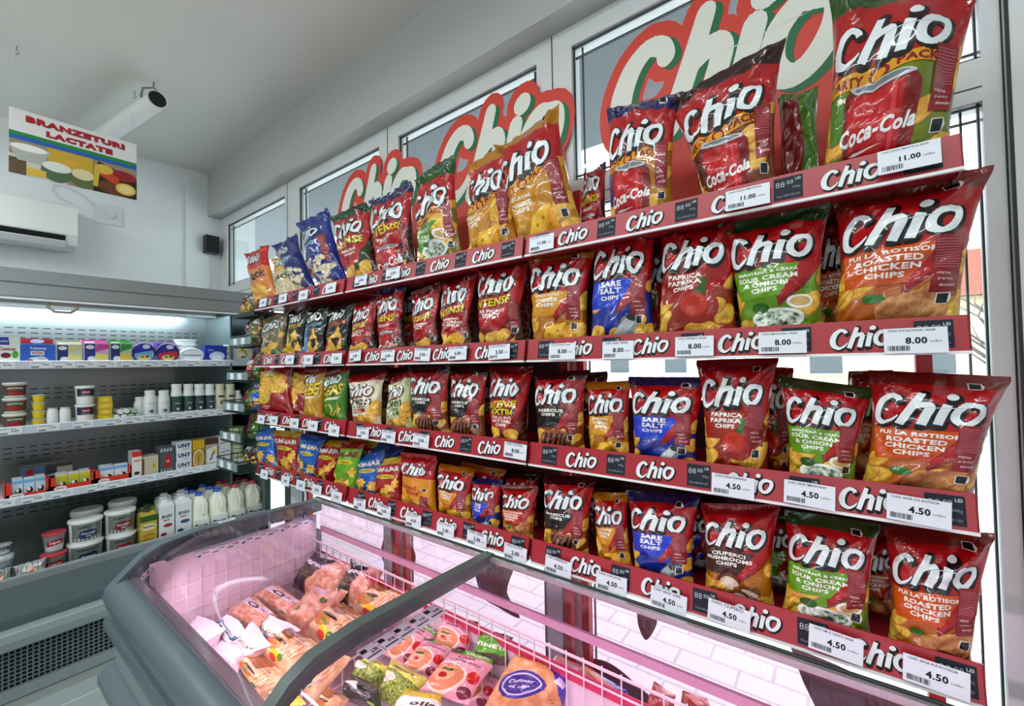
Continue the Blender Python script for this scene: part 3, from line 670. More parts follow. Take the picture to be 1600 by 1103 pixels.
def bag(name, label, cat, quad, T, key, seed, group=None, contract=.16, rough=1., back=.6, var=0):
    """a sealed foil pillow bag; quad = bottom-left, bottom-right, top-left, top-right seal corners"""
    BL, BR, TL, TR = [np.array(q, float) for q in quad]
    rs = np.random.RandomState(seed); o = (BL+BR)/2
    body, uv, lay, fs, ms, cell = design(key, var)
    N = np.cross(BR-BL, TL-BL); N /= np.linalg.norm(N); w = np.linalg.norm(BR-BL); h = np.linalg.norm(TL-BL)
    U, V = np.meshgrid(np.linspace(0, 1, NU+1), np.linspace(0, 1, NV+1), indexing='ij'); a = 2*U-1
    s = np.clip((V-.045)/(.945-.045), 0, 1); b = np.sin(np.pi*s**rs.uniform(.75, .9))**.55; b = np.nan_to_num(b)
    aa = (1-b)*a+b*np.sin(a*np.pi/2)*(1-contract)
    uu = .5+.5*aa
    base = (1-uu)[..., None]*((1-V)[..., None]*BL+V[..., None]*TL)+uu[..., None]*((1-V)[..., None]*BR+V[..., None]*TR)-o
    prof = np.cos(a*np.pi/2).clip(0, 1)**.7
    d = T*b*prof
    k = h/.24*rough
    for _ in range(4):
        fx, fy, p, q = rs.uniform(1, 3.2), rs.uniform(1, 3.5), rs.uniform(0, 6.3), rs.uniform(0, 6.3)
        d += b*prof*.0042*k*np.sin(fx*3*a+p+1.5*np.sin(fy*4*V+q))*np.cos(fy*5*V+q)
    for end, sg in ((.955, 1), (.04, -1)):
        dist = np.abs(V-end); env = np.exp(-dist/.09)*np.minimum(1, dist/.03)
        for _ in range(3):
            f, p = rs.uniform(2.5, 7), rs.uniform(0, 6.3); d += -.0065*k*env*np.abs(np.sin(f*a*1.57+p+rs.uniform(-1, 1)*dist*8))*(1-.3*np.abs(a))
    for cx, cy in ((-1, 1), (1, 1), (-1, 0), (1, 0)):
        for _ in range(3):
            an = rs.uniform(.45, 1.15); dx = -cx*math.cos(an); dy = (1 if cy == 0 else -1)*math.sin(an)
            px, py = (a-cx)/2*w, (V-cy)*h; al = px*dx+py*dy; pe = np.abs(px*dy-py*dx)
            d += .009*k*np.exp(-(pe/.007)**2)*np.exp(-((al-.05)/.05)**2)*(al > 0)*np.minimum(1, 8*b)
    for _ in range(6):
        cx, cy, an = rs.uniform(-.9, .9), rs.uniform(.2, .85), rs.uniform(0, 3.1); px, py = (a-cx)/2*w, (V-cy)*h
        al = px*math.cos(an)+py*math.sin(an); pe = px*math.sin(an)-py*math.cos(an); d -= .007*k*np.exp(-(pe/.006)**2-(al/.05)**2)*b
    bend = rs.uniform(-.012, .012)*h/.24; curl = np.maximum(0, V-.9)/.1; d += curl**2*(bend+.006*np.sin(a*2.5+rs.uniform(0, 6)))
    lo = np.maximum(0, .06-V)/.06; d += lo*.004*np.sin(a*3+rs.uniform(0, 6))
    front = base+d[..., None]*N
    dx = rs.uniform(-.004, .004, 2)
    gu = np.gradient(front, axis=0); gv = np.gradient(front, axis=1); nn = np.cross(gu, gv); nn /= np.maximum(1e-9, np.linalg.norm(nn, axis=2))[..., None]
    db = -T*back*b*prof+(d-T*b*prof)*.4*(1-b*prof); edge = (np.abs(a) > .999) | (V < .001) | (V > .999)
    db = np.where(edge, d-.0006, np.minimum(db, d-.0012)); rear = base+db[..., None]*N
    gu = np.gradient(rear, axis=0); gv = np.gradient(rear, axis=1); nb = -np.cross(gu, gv); nb /= np.maximum(1e-9, np.linalg.norm(nb, axis=2))[..., None]
    n1 = (NU+1)*(NV+1); I = np.arange(n1).reshape(NU+1, NV+1)
    F = np.concatenate([np.stack([I[:-1, :-1], I[1:, :-1], I[1:, 1:]], -1).reshape(-1, 3), np.stack([I[:-1, :-1], I[1:, 1:], I[:-1, 1:]], -1).reshape(-1, 3)])
    F2 = F[:, ::-1]+n1
    rim = [I[0, ::-1], I[:, 0], I[-1, :], I[::-1, -1]]; FR = []
    for r in rim:
        for i in range(len(r)-1): FR.append([r[i], r[i]+n1, r[i+1]+n1, r[i+1]])
    V3 = [front.reshape(-1, 3), rear.reshape(-1, 3)]; NN = [nn.reshape(-1, 3), nb.reshape(-1, 3)]
    faces = F.tolist()+F2.tolist()+[[int(x) for x in f] for f in FR]; mats = [foil(body)]; mi = [0]*len(faces)
    if len(fs):
        i, j, up = cell.T; fx = (uv[:, 0]*NU-i)[:, None]; fy = (uv[:, 1]*NV-j)[:, None]; up = up[:, None]
        bl = lambda G: np.where(up, G[i, j]+fy*(G[i, j+1]-G[i, j])+fx*(G[i+1, j+1]-G[i, j+1]), G[i, j]+fx*(G[i+1, j]-G[i, j])+fy*(G[i+1, j+1]-G[i+1, j]))
        n_ = bl(nn); p = bl(front)+n_*(.0002+.00013*lay)[:, None]
        V3.append(p); NN.append(n_/np.linalg.norm(n_, axis=1)[:, None]); names = {}
        for f, m in zip(fs, ms):
            if m not in names: names[m] = len(mats); mats.append(M_(m))
            faces.append([q+2*n1 for q in f]); mi.append(names[m])
    V3 = np.concatenate(V3); NN = np.concatenate(NN)
    me = bpy.data.meshes.new(name); me.from_pydata(V3.tolist(), [], faces)
    for m in mats: me.materials.append(m)
    me.polygons.foreach_set('material_index', mi); me.polygons.foreach_set('use_smooth', [True]*len(faces)); me.update()
    me.normals_split_custom_set_from_vertices(NN.tolist())
    ob = bpy.data.objects.new(name, me); COL.objects.link(ob); ob.location = o.tolist()
    return tag(ob, label, cat, group)

def shelf_bag(bay, row, key, what, BLp, BRp, TLp, TRp, T=.038, yb=1.205, lean=.03, var=0, seed=None, where='', behind=False, contract=.16):
    z = SH[row]+.022; q = []
    for p in (BLp, BRp):
        c = at(*p, y=yb); q.append((c.x, yb, z))
    for p in (TLp, TRp):
        c = at(*p, y=yb+lean); q.append(tuple(c))
    lab = '%s, %s%s shelf, %s rack' % (what, (where+', ') if where else '', ROWN[row], BAYN[bay])
    return bag('crisp_bag', lab, 'crisp bag', q, T, key, seed if seed is not None else int(TLp[0]*7+TLp[1]), 'snack bags on the %s shelves' % ROWN[row], var=var, contract=contract)
B = [  # bay, row, design, description, BL, BR, TL, TR, extras
 (0, 0, 'saltcola', 'party bag with navy top and cola can picture', (947, 336), (1056, 313), (945, 160), (1062, 138), dict(T=.045)),
 (0, 0, 'papcola', 'tilted brown-topped party bag with cola can', (1102, 297), (1217, 266), (1036, 155), (1228, 52), dict(T=.05)),
 (0, 0, 'rear_green', 'plain green and red crisp bag seen between two cola bags', (1215, 266), (1285, 254), (1215, 150), (1278, 132), dict(yb=1.27)),
 (0, 0, 'onioncola', 'largest green-topped party bag with cola can', (1272, 256), (1488, 208), (1296, -14), (1546, -52), dict(T=.06)),
 (0, 0, 'int_cola', 'small navy and red bag half hidden by the navy cola bag', (905, 345), (948, 335), (912, 270), (946, 250), dict(yb=1.30)),
 (1, 0, 'cheesep', 'large tilted ochre cheese party bag', (811, 366), (920, 343), (766, 232), (869, 156), dict(T=.055, var=1)),
 (1, 0, 'cheesep', 'smaller ochre cheese party bag left of the large tilted one', (728, 388), (812, 368), (731, 253), (803, 214), dict(T=.045)),
 (1, 0, 'onionp', 'green-topped sour cream party bag', (655, 404), (726, 388), (648, 280), (710, 243), dict(T=.045)),
 (1, 0, 'int_cola', 'navy-topped spicy crisp bag with cola can picture', (592, 424), (654, 404), (577, 316), (644, 284), dict(T=.045)),
 (1, 0, 'int_green', 'red and dark green spicy crisp bag', (546, 433), (600, 420), (516, 340), (575, 317), dict(T=.045)),
 (2, 0, 'pop', 'bright blue popcorn bag with logo', (500, 442), (550, 430), (463, 350), (511, 324), dict(T=.045)),
 (2, 0, 'pop2', 'leaning dark blue popcorn bag without promo strip', (466, 449), (501, 441), (422, 382), (460, 362), dict(T=.04)),
 (2, 0, 'snack_c', 'cream snack bag half hidden by the dark blue popcorn bag', (436, 457), (472, 449), (424, 402), (452, 390), dict(T=.03, yb=1.19)),
 (2, 0, 'snack_o', 'orange snack bag with red top', (401, 464), (437, 457), (382, 395), (416, 378), dict(T=.04)),
 (0, 1, 'cheese', 'ochre cheese crisp bag', (831, 530), (921, 523), (822, 396), (929, 384), dict(T=.045)),
 (0, 1, 'salt', 'blue salt crisp bag', (916, 524), (1028, 518), (928, 366), (1024, 352), dict(T=.045, var=1)),
 (0, 1, 'paprika', 'reddish-brown paprika crisp bag', (1022, 526), (1160, 512), (1030, 352), (1152, 336), dict(T=.05, var=1)),
 (0, 1, 'onion', 'green sour cream and onion crisp bag', (1155, 511), (1292, 504), (1122, 352), (1298, 318), dict(T=.052, var=1)),
 (0, 1, 'chicken', 'large orange roast chicken crisp bag', (1292, 503), (1504, 488), (1302, 312), (1553, 258), dict(T=.055, var=1)),
 (1, 1, 'int_red', 'spicy chicken crisp bag, rightmost', (748, 531), (824, 520), (742, 414), (826, 402), dict(T=.045)),
 (1, 1, 'int_cream', 'spicy sour cream crisp bag with cheese wedge picture', (692, 534), (742, 527), (688, 440), (744, 421), dict(T=.04)),
 (1, 1, 'int_red', 'narrow red spicy crisp bag in the middle', (648, 537), (690, 536), (643, 459), (688, 440), dict(T=.035)),
 (1, 1, 'int_cola', 'navy-sided spicy crisp bag', (594, 542), (635, 540), (588, 456), (632, 442), dict(T=.035)),
 (1, 1, 'int_red', 'red spicy crisp bag at the left end', (548, 543), (590, 541), (554, 474), (589, 462), dict(T=.035, var=2)),
 (2, 1, 'tort_o', 'black tortilla bag with orange panel', (507, 542), (546, 543), (514, 482), (553, 469), dict(T=.035)),
 (2, 1, 'tort_b', 'black tortilla bag with pale blue panel', (474, 547), (509, 545), (483, 481), (513, 475), dict(T=.035)),
 (2, 1, 'tort_y', 'black tortilla bag with yellow panel', (448, 548), (475, 547), (453, 484), (484, 477), dict(T=.035)),
 (2, 1, 'mix', 'beige mixed snack bag', (410, 552), (447, 550), (412, 497), (450, 482), dict(T=.04)),
 (0, 2, 'barbecue', 'brown barbecue crisp bag', (840, 692), (917, 700), (831, 582), (918, 577), dict(T=.045)),
 (0, 2, 'cheese', 'ochre cheese crisp bag', (919, 702), (987, 710), (915, 597), (986, 594), dict(T=.035)),
 (0, 2, 'salt', 'blue-edged salt crisp bag', (987, 711), (1090, 721), (980, 588), (1106, 589), dict(T=.045)),
 (0, 2, 'paprika', 'reddish-brown paprika crisp bag', (1100, 722), (1203, 733), (1086, 562), (1216, 558), dict(T=.045)),
 (0, 2, 'onion', 'green sour cream and onion crisp bag', (1230, 738), (1338, 748), (1214, 586), (1366, 606), dict(T=.045)),
 (0, 2, 'chicken', 'large orange roast chicken crisp bag', (1336, 748), (1523, 768), (1358, 577), (1584, 588), dict(T=.055)),
 (1, 2, 'int_extra', 'extra hot chilli crisp bag with yellow lettering', (769, 681), (826, 690), (763, 573), (832, 573), dict(T=.045)),
 (1, 2, 'barbecue', 'narrow brown barbecue crisp bag next to the chilli bag', (703, 674), (761, 681), (702, 573), (761, 573), dict(T=.035, var=1)),
 (1, 2, 'barbecue', 'brown barbecue crisp bag next to the pale green bag', (647, 669), (704, 675), (638, 571), (703, 571), dict(T=.04)),
 (1, 2, 'oven_green', 'pale green oven-baked crisp bag', (602, 665), (647, 670), (612, 590), (642, 572), dict(T=.035)),
 (1, 2, 'oven_red', 'cream oven-baked crisp bag with red top', (557, 660), (597, 663), (539, 587), (602, 577), dict(T=.042)),
 (2, 2, 'stix_g', 'green potato stick bag', (507, 650), (543, 657), (507, 583), (546, 571), dict(T=.035)),
 (2, 2, 'stix_y', 'yellow potato stick bag', (478, 652), (506, 655), (477, 578), (509, 575), dict(T=.035)),
 (2, 2, 'bigchip', 'narrow red bag with large chips, next to the yellow bag', (464, 647), (480, 650), (453, 574), (480, 575), dict(T=.03, yb=1.25)),
 (2, 2, 'bigchip', 'wide red bag with large chips at the left end', (408, 642), (463, 649), (404, 574), (453, 573), dict(T=.045)),
 (0, 3, 'barbecue', 'brown barbecue crisp bag', (849, 854), (922, 870), (847, 743), (930, 747), dict(T=.04)),
 (0, 3, 'cheese', 'ochre cheese crisp bag', (934, 873), (991, 887), (926, 770), (980, 770), dict(T=.035)),
 (0, 3, 'salt', 'blue salt crisp bag', (989, 899), (1088, 918), (977, 766), (1093, 776), dict(T=.045)),
 (0, 3, 'mushroom', 'brown-panelled mushroom crisp bag', (1097, 918), (1213, 943), (1094, 786), (1219, 789), dict(T=.05)),
 (0, 3, 'onion', 'green sour cream and onion crisp bag', (1215, 946), (1366, 987), (1226, 796), (1376, 820), dict(T=.05)),
 (0, 3, 'chicken', 'large orange roast chicken crisp bag', (1382, 993), (1521, 1036), (1381, 824), (1557, 834), dict(T=.052)),
 (1, 3, 'chicken', 'orange roast chicken crisp bag at the right end', (787, 836), (834, 848), (783, 757), (842, 759), dict(T=.035, var=5)),
 (1, 3, 'salt', 'small blue salt crisp bag', (738, 821), (784, 834), (736, 747), (784, 750), dict(T=.035, var=2)),
 (1, 3, 'cheese', 'ochre cheese crisp bag', (686, 807), (739, 821), (684, 724), (740, 734), dict(T=.038)),
 (1, 3, 'gusto', 'red and yellow crisp bag', (630, 791), (685, 806), (627, 706), (683, 712), dict(T=.04)),
 (1, 3, 'pom_red', 'red puffed potato snack bag', (590, 780), (630, 790), (586, 720), (629, 712), dict(T=.035)),
 (1, 3, 'pom_blue', 'blue puffed potato snack bag', (557, 767), (592, 777), (564, 713), (602, 702), dict(T=.035)),
 (2, 3, 'pom_green', 'green puffed potato snack bag', (519, 762), (557, 765), (534, 690), (569, 690), dict(T=.035, yb=1.195)),
 (2, 3, 'pom_red', 'red puffed snack bag next to the green bag', (493, 749), (520, 757), (503, 687), (541, 689), dict(T=.035, yb=1.23)),
 (2, 3, 'pom_blue', 'blue puffed potato snack bag between two red bags', (466, 742), (492, 749), (468, 677), (508, 684), dict(T=.035)),
 (2, 3, 'pom_red', 'red puffed snack bag with yellow top, second from the left', (437, 735), (467, 741), (428, 671), (470, 674), dict(T=.035, var=1)),
 (2, 3, 'pom_blue', 'blue and yellow snack bag at the left end', (403, 730), (436, 735), (403, 671), (430, 667), dict(T=.035, var=1)),
]
for r in B: shelf_bag(*r[:8], **r[8])
# bags standing in the second rank, seen in the gaps above and between the front ones
B2 = [
 (0, 1, 'chicken', 'dark red crisp bag standing behind, between green and orange bags', (1270, 500), (1350, 497), (1262, 350), (1345, 330), 1.34),
 (0, 1, 'paprika', 'red crisp bag standing behind, between salt and paprika bags', (985, 520), (1060, 516), (985, 385), (1060, 378), 1.32),
 (0, 1, 'barbecue', 'brown crisp bag standing behind, between paprika and green bags', (1120, 512), (1190, 508), (1112, 380), (1190, 372), 1.33),
 (0, 1, 'onion', 'green crisp bag standing behind, right of the green one', (1200, 505), (1262, 502), (1140, 348), (1262, 335), 1.40),
 (0, 2, 'barbecue', 'brown crisp bag standing behind, left of the cheese bag', (880, 690), (950, 697), (872, 585), (950, 580), 1.33),
 (0, 2, 'chicken', 'dark red crisp bag standing behind, left of the orange chicken bag', (1300, 735), (1380, 743), (1326, 580), (1395, 578), 1.33),
 (0, 2, 'paprika', 'red crisp bag standing behind, between paprika and green bags', (1180, 722), (1240, 728), (1165, 570), (1240, 575), 1.34),
 (0, 3, 'barbecue', 'brown crisp bag standing behind, left of the cheese bag', (895, 855), (955, 868), (890, 755), (955, 757), 1.33),
 (0, 3, 'salt', 'navy crisp bag standing behind, between salt and mushroom bags', (1055, 890), (1125, 910), (1050, 782), (1120, 787), 1.34),
 (0, 3, 'onion', 'green crisp bag standing behind, between mushroom and green bags', (1180, 915), (1255, 935), (1175, 800), (1250, 805), 1.34),
 (0, 3, 'chicken', 'orange crisp bag standing behind, between green and orange bags', (1335, 960), (1410, 985), (1330, 830), (1410, 832), 1.34),
 (1, 1, 'int_red', 'dark red crisp bag standing behind, at the right end', (790, 522), (838, 518), (792, 408), (836, 400), 1.32),
 (1, 1, 'int_cola', 'navy crisp bag standing behind, left of the narrow red bag', (630, 535), (662, 532), (628, 455), (660, 445), 1.32),
 (1, 2, 'paprika', 'red crisp bag standing behind the chilli bag', (745, 675), (800, 682), (738, 580), (800, 580), 1.33),
 (1, 2, 'barbecue', 'brown crisp bag standing behind, above the pale green bag', (600, 660), (650, 664), (598, 575), (650, 572), 1.33),
 (1, 3, 'cheese', 'ochre crisp bag standing behind, above the salt bag', (725, 800), (785, 815), (718, 722), (790, 735), 1.30),
 (1, 3, 'barbecue', 'brown crisp bag standing behind, above the roast chicken bag', (790, 812), (842, 825), (788, 738), (842, 742), 1.34),
 (1, 3, 'pom_blue', 'dark blue snack bag standing behind, above the left blue bag', (575, 760), (620, 770), (572, 690), (628, 700), 1.30),
 (2, 3, 'pom_red', 'red snack bag standing behind, above the green bag', (545, 750), (585, 760), (545, 684), (590, 690), 1.30),
 (2, 1, 'rear_green', 'dark green snack bag standing behind the beige bag', (398, 548), (425, 547), (398, 492), (428, 484), 1.28),
]
for bay, row, key, what, a, b_, c, d_, yb in B2:
    shelf_bag(bay, row, key, what, a, b_, c, d_, T=.035, yb=yb, lean=.01)

# ---------------------------------------------------------------- corner rack of wire baskets between snack racks and dairy case
tc = thing('basket_rack', 'dark green wire basket rack in the corner beyond the snack racks', 'rack', (-3.0, 1.35, 0))
for x in (-3.22, -2.93): MB().box((x, 1.365, 0), (x+.03, 1.39, 2.0), 'green_wire').build('upright', tc)
MB().box((-3.22, 1.17, 1.93), (-2.90, 1.39, 1.955), 'black').build('top_board', tc)
BK = [(0, 1.735, 'pale green price strip, highest basket'), (1, 1.51, 'second basket from the top'), (2, 1.315, 'middle basket'), (3, 1.13, 'second basket from the bottom'), (4, .955, 'lowest basket, full of striped packs')]
for k, z, lab in BK:
    x0, x1, y0, y1 = -3.24, -2.90, 1.16-.02*k, 1.36; t = thing('wire_basket', 'dark green wire basket beside the dairy case, '+lab, 'basket', ((x0+x1)/2, 1.28, z), 'wire baskets on the corner rack')
    b = MB()
    for zz in (z, z+.07): 
        for p, q in (((x0, y0, zz), (x1, y0, zz)), ((x0, y1, zz), (x1, y1, zz)), ((x0, y0, zz), (x0, y1, zz)), ((x1, y0, zz), (x1, y1, zz))): b.bar(p, q, .006, 'green_wire')
    for i in range(11): x = x0+(x1-x0)*i/10; b.bar((x, y0, z), (x, y0, z+.07), .003, 'green_wire').bar((x, y0, z), (x, y1, z), .003, 'green_wire')
    for i in range(8): y = y0+(y1-y0)*i/7; b.bar((x0, y, z), (x0, y, z+.07), .003, 'green_wire')
    b.build('wire_frame', t)
    b = MB().box((x0+.01, y0-.006, z+.012), (x1-.01, y0-.003, z+.06), 'pale_strip'); b.box((x0+.07, y0-.008, z+.015), (x0+.125, y0-.006, z+.055), 'label_white').box((x0+.19, y0-.008, z+.015), (x0+.245, y0-.006, z+.055), 'label_white'); b.build('price_strip', t)
CB = [('snack_b', 'small brown and black snack bag, leftmost', 1.955, -3.12, -3.03, .15), ('mix', 'small beige snack bag next to the brown one', 1.955, -3.03, -2.94, .13),
      ('rear_green', 'green snack bag leaning in the highest basket', 1.742, -3.06, -2.95, .19), ('mix', 'beige and green snack bag in the highest basket', 1.742, -2.96, -2.87, .20),
      ('int_cola', 'navy snack bag in the second basket', 1.517, -3.06, -2.95, .15), ('rear_green', 'green snack bag in the second basket', 1.517, -2.96, -2.87, .18),
      ('pom_blue', 'light blue snack bag in the middle basket', 1.322, -2.99, -2.87, .20), ('rear_green', 'dark green snack bag in the middle basket', 1.322, -3.10, -2.99, .14),
      ('rear_green', 'bright green snack bag in the second lowest basket', 1.137, -3.05, -2.90, .17), ('tort_y', 'black and yellow striped snack bag in the lowest basket', .962, -3.10, -3.0, .12), ('tort_o', 'black and orange snack bag in the lowest basket', .962, -2.99, -2.88, .12)]
for k, (key, lab, z, xa, xb, h) in enumerate(CB):
    y = 1.22; xa -= .07; xb -= .06; bag('crisp_bag', lab+' on the corner rack', 'crisp bag', ((xa, y, z), (xb, y, z), (xa-.02, y+.03, z+h), (xb-.01, y+.03, z+h*1.05)), .03, key, 700+k, 'snack bags on the corner rack')

# ---------------------------------------------------------------- chest freezer
FX0, FX1, FY0, FY1 = -2.10, 1.35, .355, 1.135
fz = thing('chest_freezer', 'grey chest freezer with curved glass lids below the snack racks', 'freezer', (-.4, .75, 0))
b = MB()   # body shell: front wall, ends, rear wall, floor pan
b.prism([(.40, .06), (.46, .06), (.46, .75), (.37, .75)], FX0+.03, FX1, 'freezer_panel').box((FX0+.03, 1.09, .06), (FX1, 1.13, .69), 'freezer_panel').box((FX0+.03, .41, .06), (FX0+.07, 1.12, .80), 'freezer_panel')
b.box((FX0+.04, .42, .06), (FX1, 1.1, .42), 'freezer_grey').box((FX0+.10, .47, .0), (FX1, 1.05, .06), 'black')
b.build('body', fz)
b = MB()
for i in range(52):   # perforated front panel
    for j in range(9):
        x = FX0+.09+i*.05+(j % 2)*.025; z = .13+j*.05
        if not .50 < z < .56: b.box((x, .388, z), (x+.007, .402, z+.014), 'slot_black')
for j in range(9):
    for i in range(12): b.box((FX0+.026, .46+i*.05+(j % 2)*.025, .13+j*.05), (FX0+.032, .467+i*.05+(j % 2)*.025, .144+j*.05), 'slot_black')
b.build('perforation', fz)['kind'] = 'stuff'
def bump_prof(y, z, r, n=10): return [(y-r*math.sin(math.pi*k/n), z-r*math.cos(math.pi*k/n)) for k in range(n+1)]
MB().prism([(.47, .73)]+[(.385, .73), (.355, .755), (.345, .79), (.352, .822), (.372, .842), (.40, .848), (.428, .838)]+[(.47, .80)], FX0, FX1, 'freezer_grey', 'x', True).build('front_bumper', fz)
b = MB(); b.prism([(.42, .655)]+[(.375, .66), (.352, .675), (.348, .70), (.358, .722), (.42, .728)], FX0-.01, FX1, 'freezer_grey', 'x', True); b.box((FX0-.012, .35, .69), (FX1, .353, .693), 'gasket'); b.build('bumper_rail', fz)
MB().prism([(.42, .47), (.36, .475), (.335, .495), (.335, .525), (.36, .545), (.42, .55)], FX0-.01, FX1, 'freezer_grey', 'x', True).build('bumper_rail', fz)
PROF = [(.352, .822), (.393, .862), (.447, .912), (.503, .938), (.62, .951), (.82, .947), (1.135, .94)]      # lid profile, front to rear
PIN = [(.425, .835), (.475, .873), (.53, .902), (.62, .918), (.82, .920), (1.10, .915)]
def arch(x0, x1, prof_o, prof_i, m, name):
    b = MB(); n = len(prof_o); k = len(prof_i); b.prism(list(prof_o)+list(prof_i)[::-1], x0, x1, m, 'x', True); return b.build(name, fz)
o = arch(FX0, FX0+.045, PROF, [(y+.02, z-.055) for y, z in PROF[:-1]]+[(1.135, .885)], 'freezer_grey', 'end_frame')
# end wall below the arch, with grip hollow and logo plate
b = MB(); b.prism([(.40, .73), (1.13, .73), (1.13, .79), (.42, .79)], FX0+.01, FX0+.05, 'freezer_grey'); b.build('end_wall', fz)
MB().prism([(.425, .79), (1.12, .79), (1.12, .89), (.62, .90), (.50, .875)], FX0+.03, FX0+.036, 'freezer_glass').build('end_glass', fz)
b = MB(); b.tube([(FX0+.05, .50, .875), (FX0+.075, .52, .895), (FX0+.08, .60, .925), (FX0+.07, .70, .932)], [.012, .016, .016, .010], 'grip_dark', 8); b.build('lid_grip', fz)
b = MB(); c0 = Vector((FX0+.052, .432, .838)); V = Vector((0, .06, .055)).normalized(); U = Vector((1, 0, 0)); N = U.cross(V); A = Art(2); A.rect('#8c8f9a', 0, 0, 1, 1).ell('#c9ccd0', .5, .5, .4, .38).ell('#9a1c22', .5, .5, .33, .28).text('#eef0f0', 'klima', .5, .5, .5, None, .02, .2)
b.box((FX0+.047, .43, .83), (FX0+.05, .47, .86), 'freezer_grey'); b.art(A, c0, U, V, N, .05, .05, .0006); b.build('logo_plate', fz)
DIV = -.965
arch(DIV-.018, DIV+.018, [(y, z+.012) for y, z in PROF], [(y+.004, z-.03) for y, z in PROF], 'grip_dark', 'lid_divider')
MB().prism([(1.112, .930), (1.14, .925), (1.14, .946), (1.112, .946)], FX0, FX1, 'chrome_rim').build('rear_rim', fz)
b = MB(); b.box((FX0, 1.124, .9462), (FX1, 1.128, .948), 'gasket').box((FX0, 1.134, .9462), (FX1, 1.137, .948), 'gasket').build('rim_seal', fz)
MB().prism([(.405, .838), (.43, .835), (.435, .845), (.41, .85)], FX0, FX1, 'chrome_rim').build('front_lid_rail', fz)
for x0, x1 in ((FX0+.045, DIV-.018), (DIV+.018, FX1)):     # the curved glass lids
    b = MB(); pr = [(.415, .846)]+[(y+.01, z-.002) for y, z in PROF[1:-1]]+[(1.118, .938)]; pr = [(y, z) for y, z in pr]
    vs = [(x, y, z-t) for t in (0, .004) for y, z in pr for x in (x0, x1)]; n = len(pr)
    fs = [(2*i, 2*i+1, 2*i+3, 2*i+2) for i in range(n-1)]+[(2*n+2*i+2, 2*n+2*i+3, 2*n+2*i+1, 2*n+2*i) for i in range(n-1)]
    b.add(vs, fs, 'freezer_glass', True); b.build('glass_lid', fz)
MB().box((FX0+.05, 1.12, .69), (FX1, 1.126, .930), 'freezer_glass').build('rear_glass', fz)
b = MB(); b.box((FX0+.05, 1.085, .42), (FX1, 1.09, .70), 'pink_liner').box((FX0+.05, .46, .42), (FX1, .465, .79), 'pink_liner').box((FX0+.07, .46, .42), (FX0+.075, 1.09, .885), 'pink_liner').box((FX0+.07, .46, .42), (FX1, 1.09, .43), 'pink_liner'); b.build('inner_liner', fz)
b = MB(); b.box((FX0+.075, 1.078, .695), (FX1, 1.086, .725), 'pink_band').box((FX0+.08, 1.108, .80), (FX1, 1.118, .825), 'glass_edge'); b.build('inner_rail', fz)
b = MB()       # wire basket lining
def wires(b, O, U, V, lu, lv, su, sv, hook=0):
    O, U, V = Vector(O), Vector(U), Vector(V); n = int(lu/su)
    for i in range(n+1): p = O+U*(i*su); b.bar(p, p+V*(lv+hook), .0032, 'wire')
    for j in range(int(lv/sv)+1): p = O+V*(j*sv); b.bar(p, p+U*lu, .0036, 'wire')
wires(b, (FX0+.09, 1.072, .50), (1, 0, 0), (0, 0, 1), FX1-FX0-.1, .27, .055, .27, .01)
for z in (.725, .775): b.bar((FX0+.09, 1.07, z), (FX1, 1.07, z), .004, 'wire')
b.build('rear_wire_grid', fz)
b = MB(); wires(b, (FX0+.085, .48, .52), (0, 1, 0), (0, 0, 1), .58, .30, .045, .05); b.build('end_wire_grid', fz)
b = MB(); wires(b, (-1.32, .48, .50), (0, 1, 0), (0, 0, 1), .58, .12, .045, .06); b.build('basket_divider', fz)
def strip_labels(b, O, U, V, N, n, w, h, gap=.001):
    for k in range(n):
        A = Art(w/h); A.rect('label_white', 0, 0, 1, 1); R = random.Random(k); A.rect('#23262b', .08, .12, .5, .35) if k % 3 else A.rect('#23262b', .1, .1, .35, .4); A.text('#23262b', '%d.%d0' % (R.randint(9, 39), R.randint(0, 9)), .66, .55, .4, None, .04)
        A.rect('#6a6e75', .1, .72, .8, .8); b.art(A, Vector(O)+Vector(U)*(k*(w+gap)), U, V, N, w, h, .0004)
b = MB(); strip_labels(b, (FX0+.078, .60, .855), (0, 1, 0), Vector((.35, 0, 1)).normalized(), (1, 0, -.35), 9, .052, .026); b.build('label_strip', fz)
b = MB()
for k in range(5):
    A = Art(1.4); A.rect('label_white', 0, 0, 1, 1).rect('#23262b', .06, .15, .4, .4).text('#23262b', '%d.00' % (7+k*3), .68, .5, .4, None, .04).rect('#6a6e75', .06, .7, .9, .8)
    b.art(A, (DIV+.026, .60+k*.05, .913), (0, 1, 0), (1, 0, 0), (0, 0, -1), .047, .06, -.0005)
b.build('label_strip', fz)
b = MB(); A = Art(3); A.rect('label_white', 0, 0, 1, 1).text('#30343a', 'ULTRAFROST', .5, .5, .8, None, .03); b.box((FX0+.002, .70, .951), (FX0+.03, .76, .953), 'label_white').art(Art(2.4).text('#30343a', 'FROST', .5, .5, .8), (FX0+.03, .702, .953), (0, 1, 0), (-1, 0, 0), (0, 0, 1), .056, .026); b.build('maker_label', fz)
# the freezer's own LED strips
PINK = (1.0, .84, .93)
MB().box((FX0+.12, .452, .775), (FX1, .462, .790), 'led_pink').build('led_strip', fz)
area('freezer_led', (-1.45, .50, .80), 1.0, .02, 1.8, PINK, (math.radians(55), 0, 0))
area('freezer_led', (.15, .50, .80), 2.2, .02, 4, PINK, (math.radians(55), 0, 0))
area('freezer_led', (-.4, 1.06, .872), 3.2, .015, 2.2, PINK, (math.radians(-35), 0, 0))
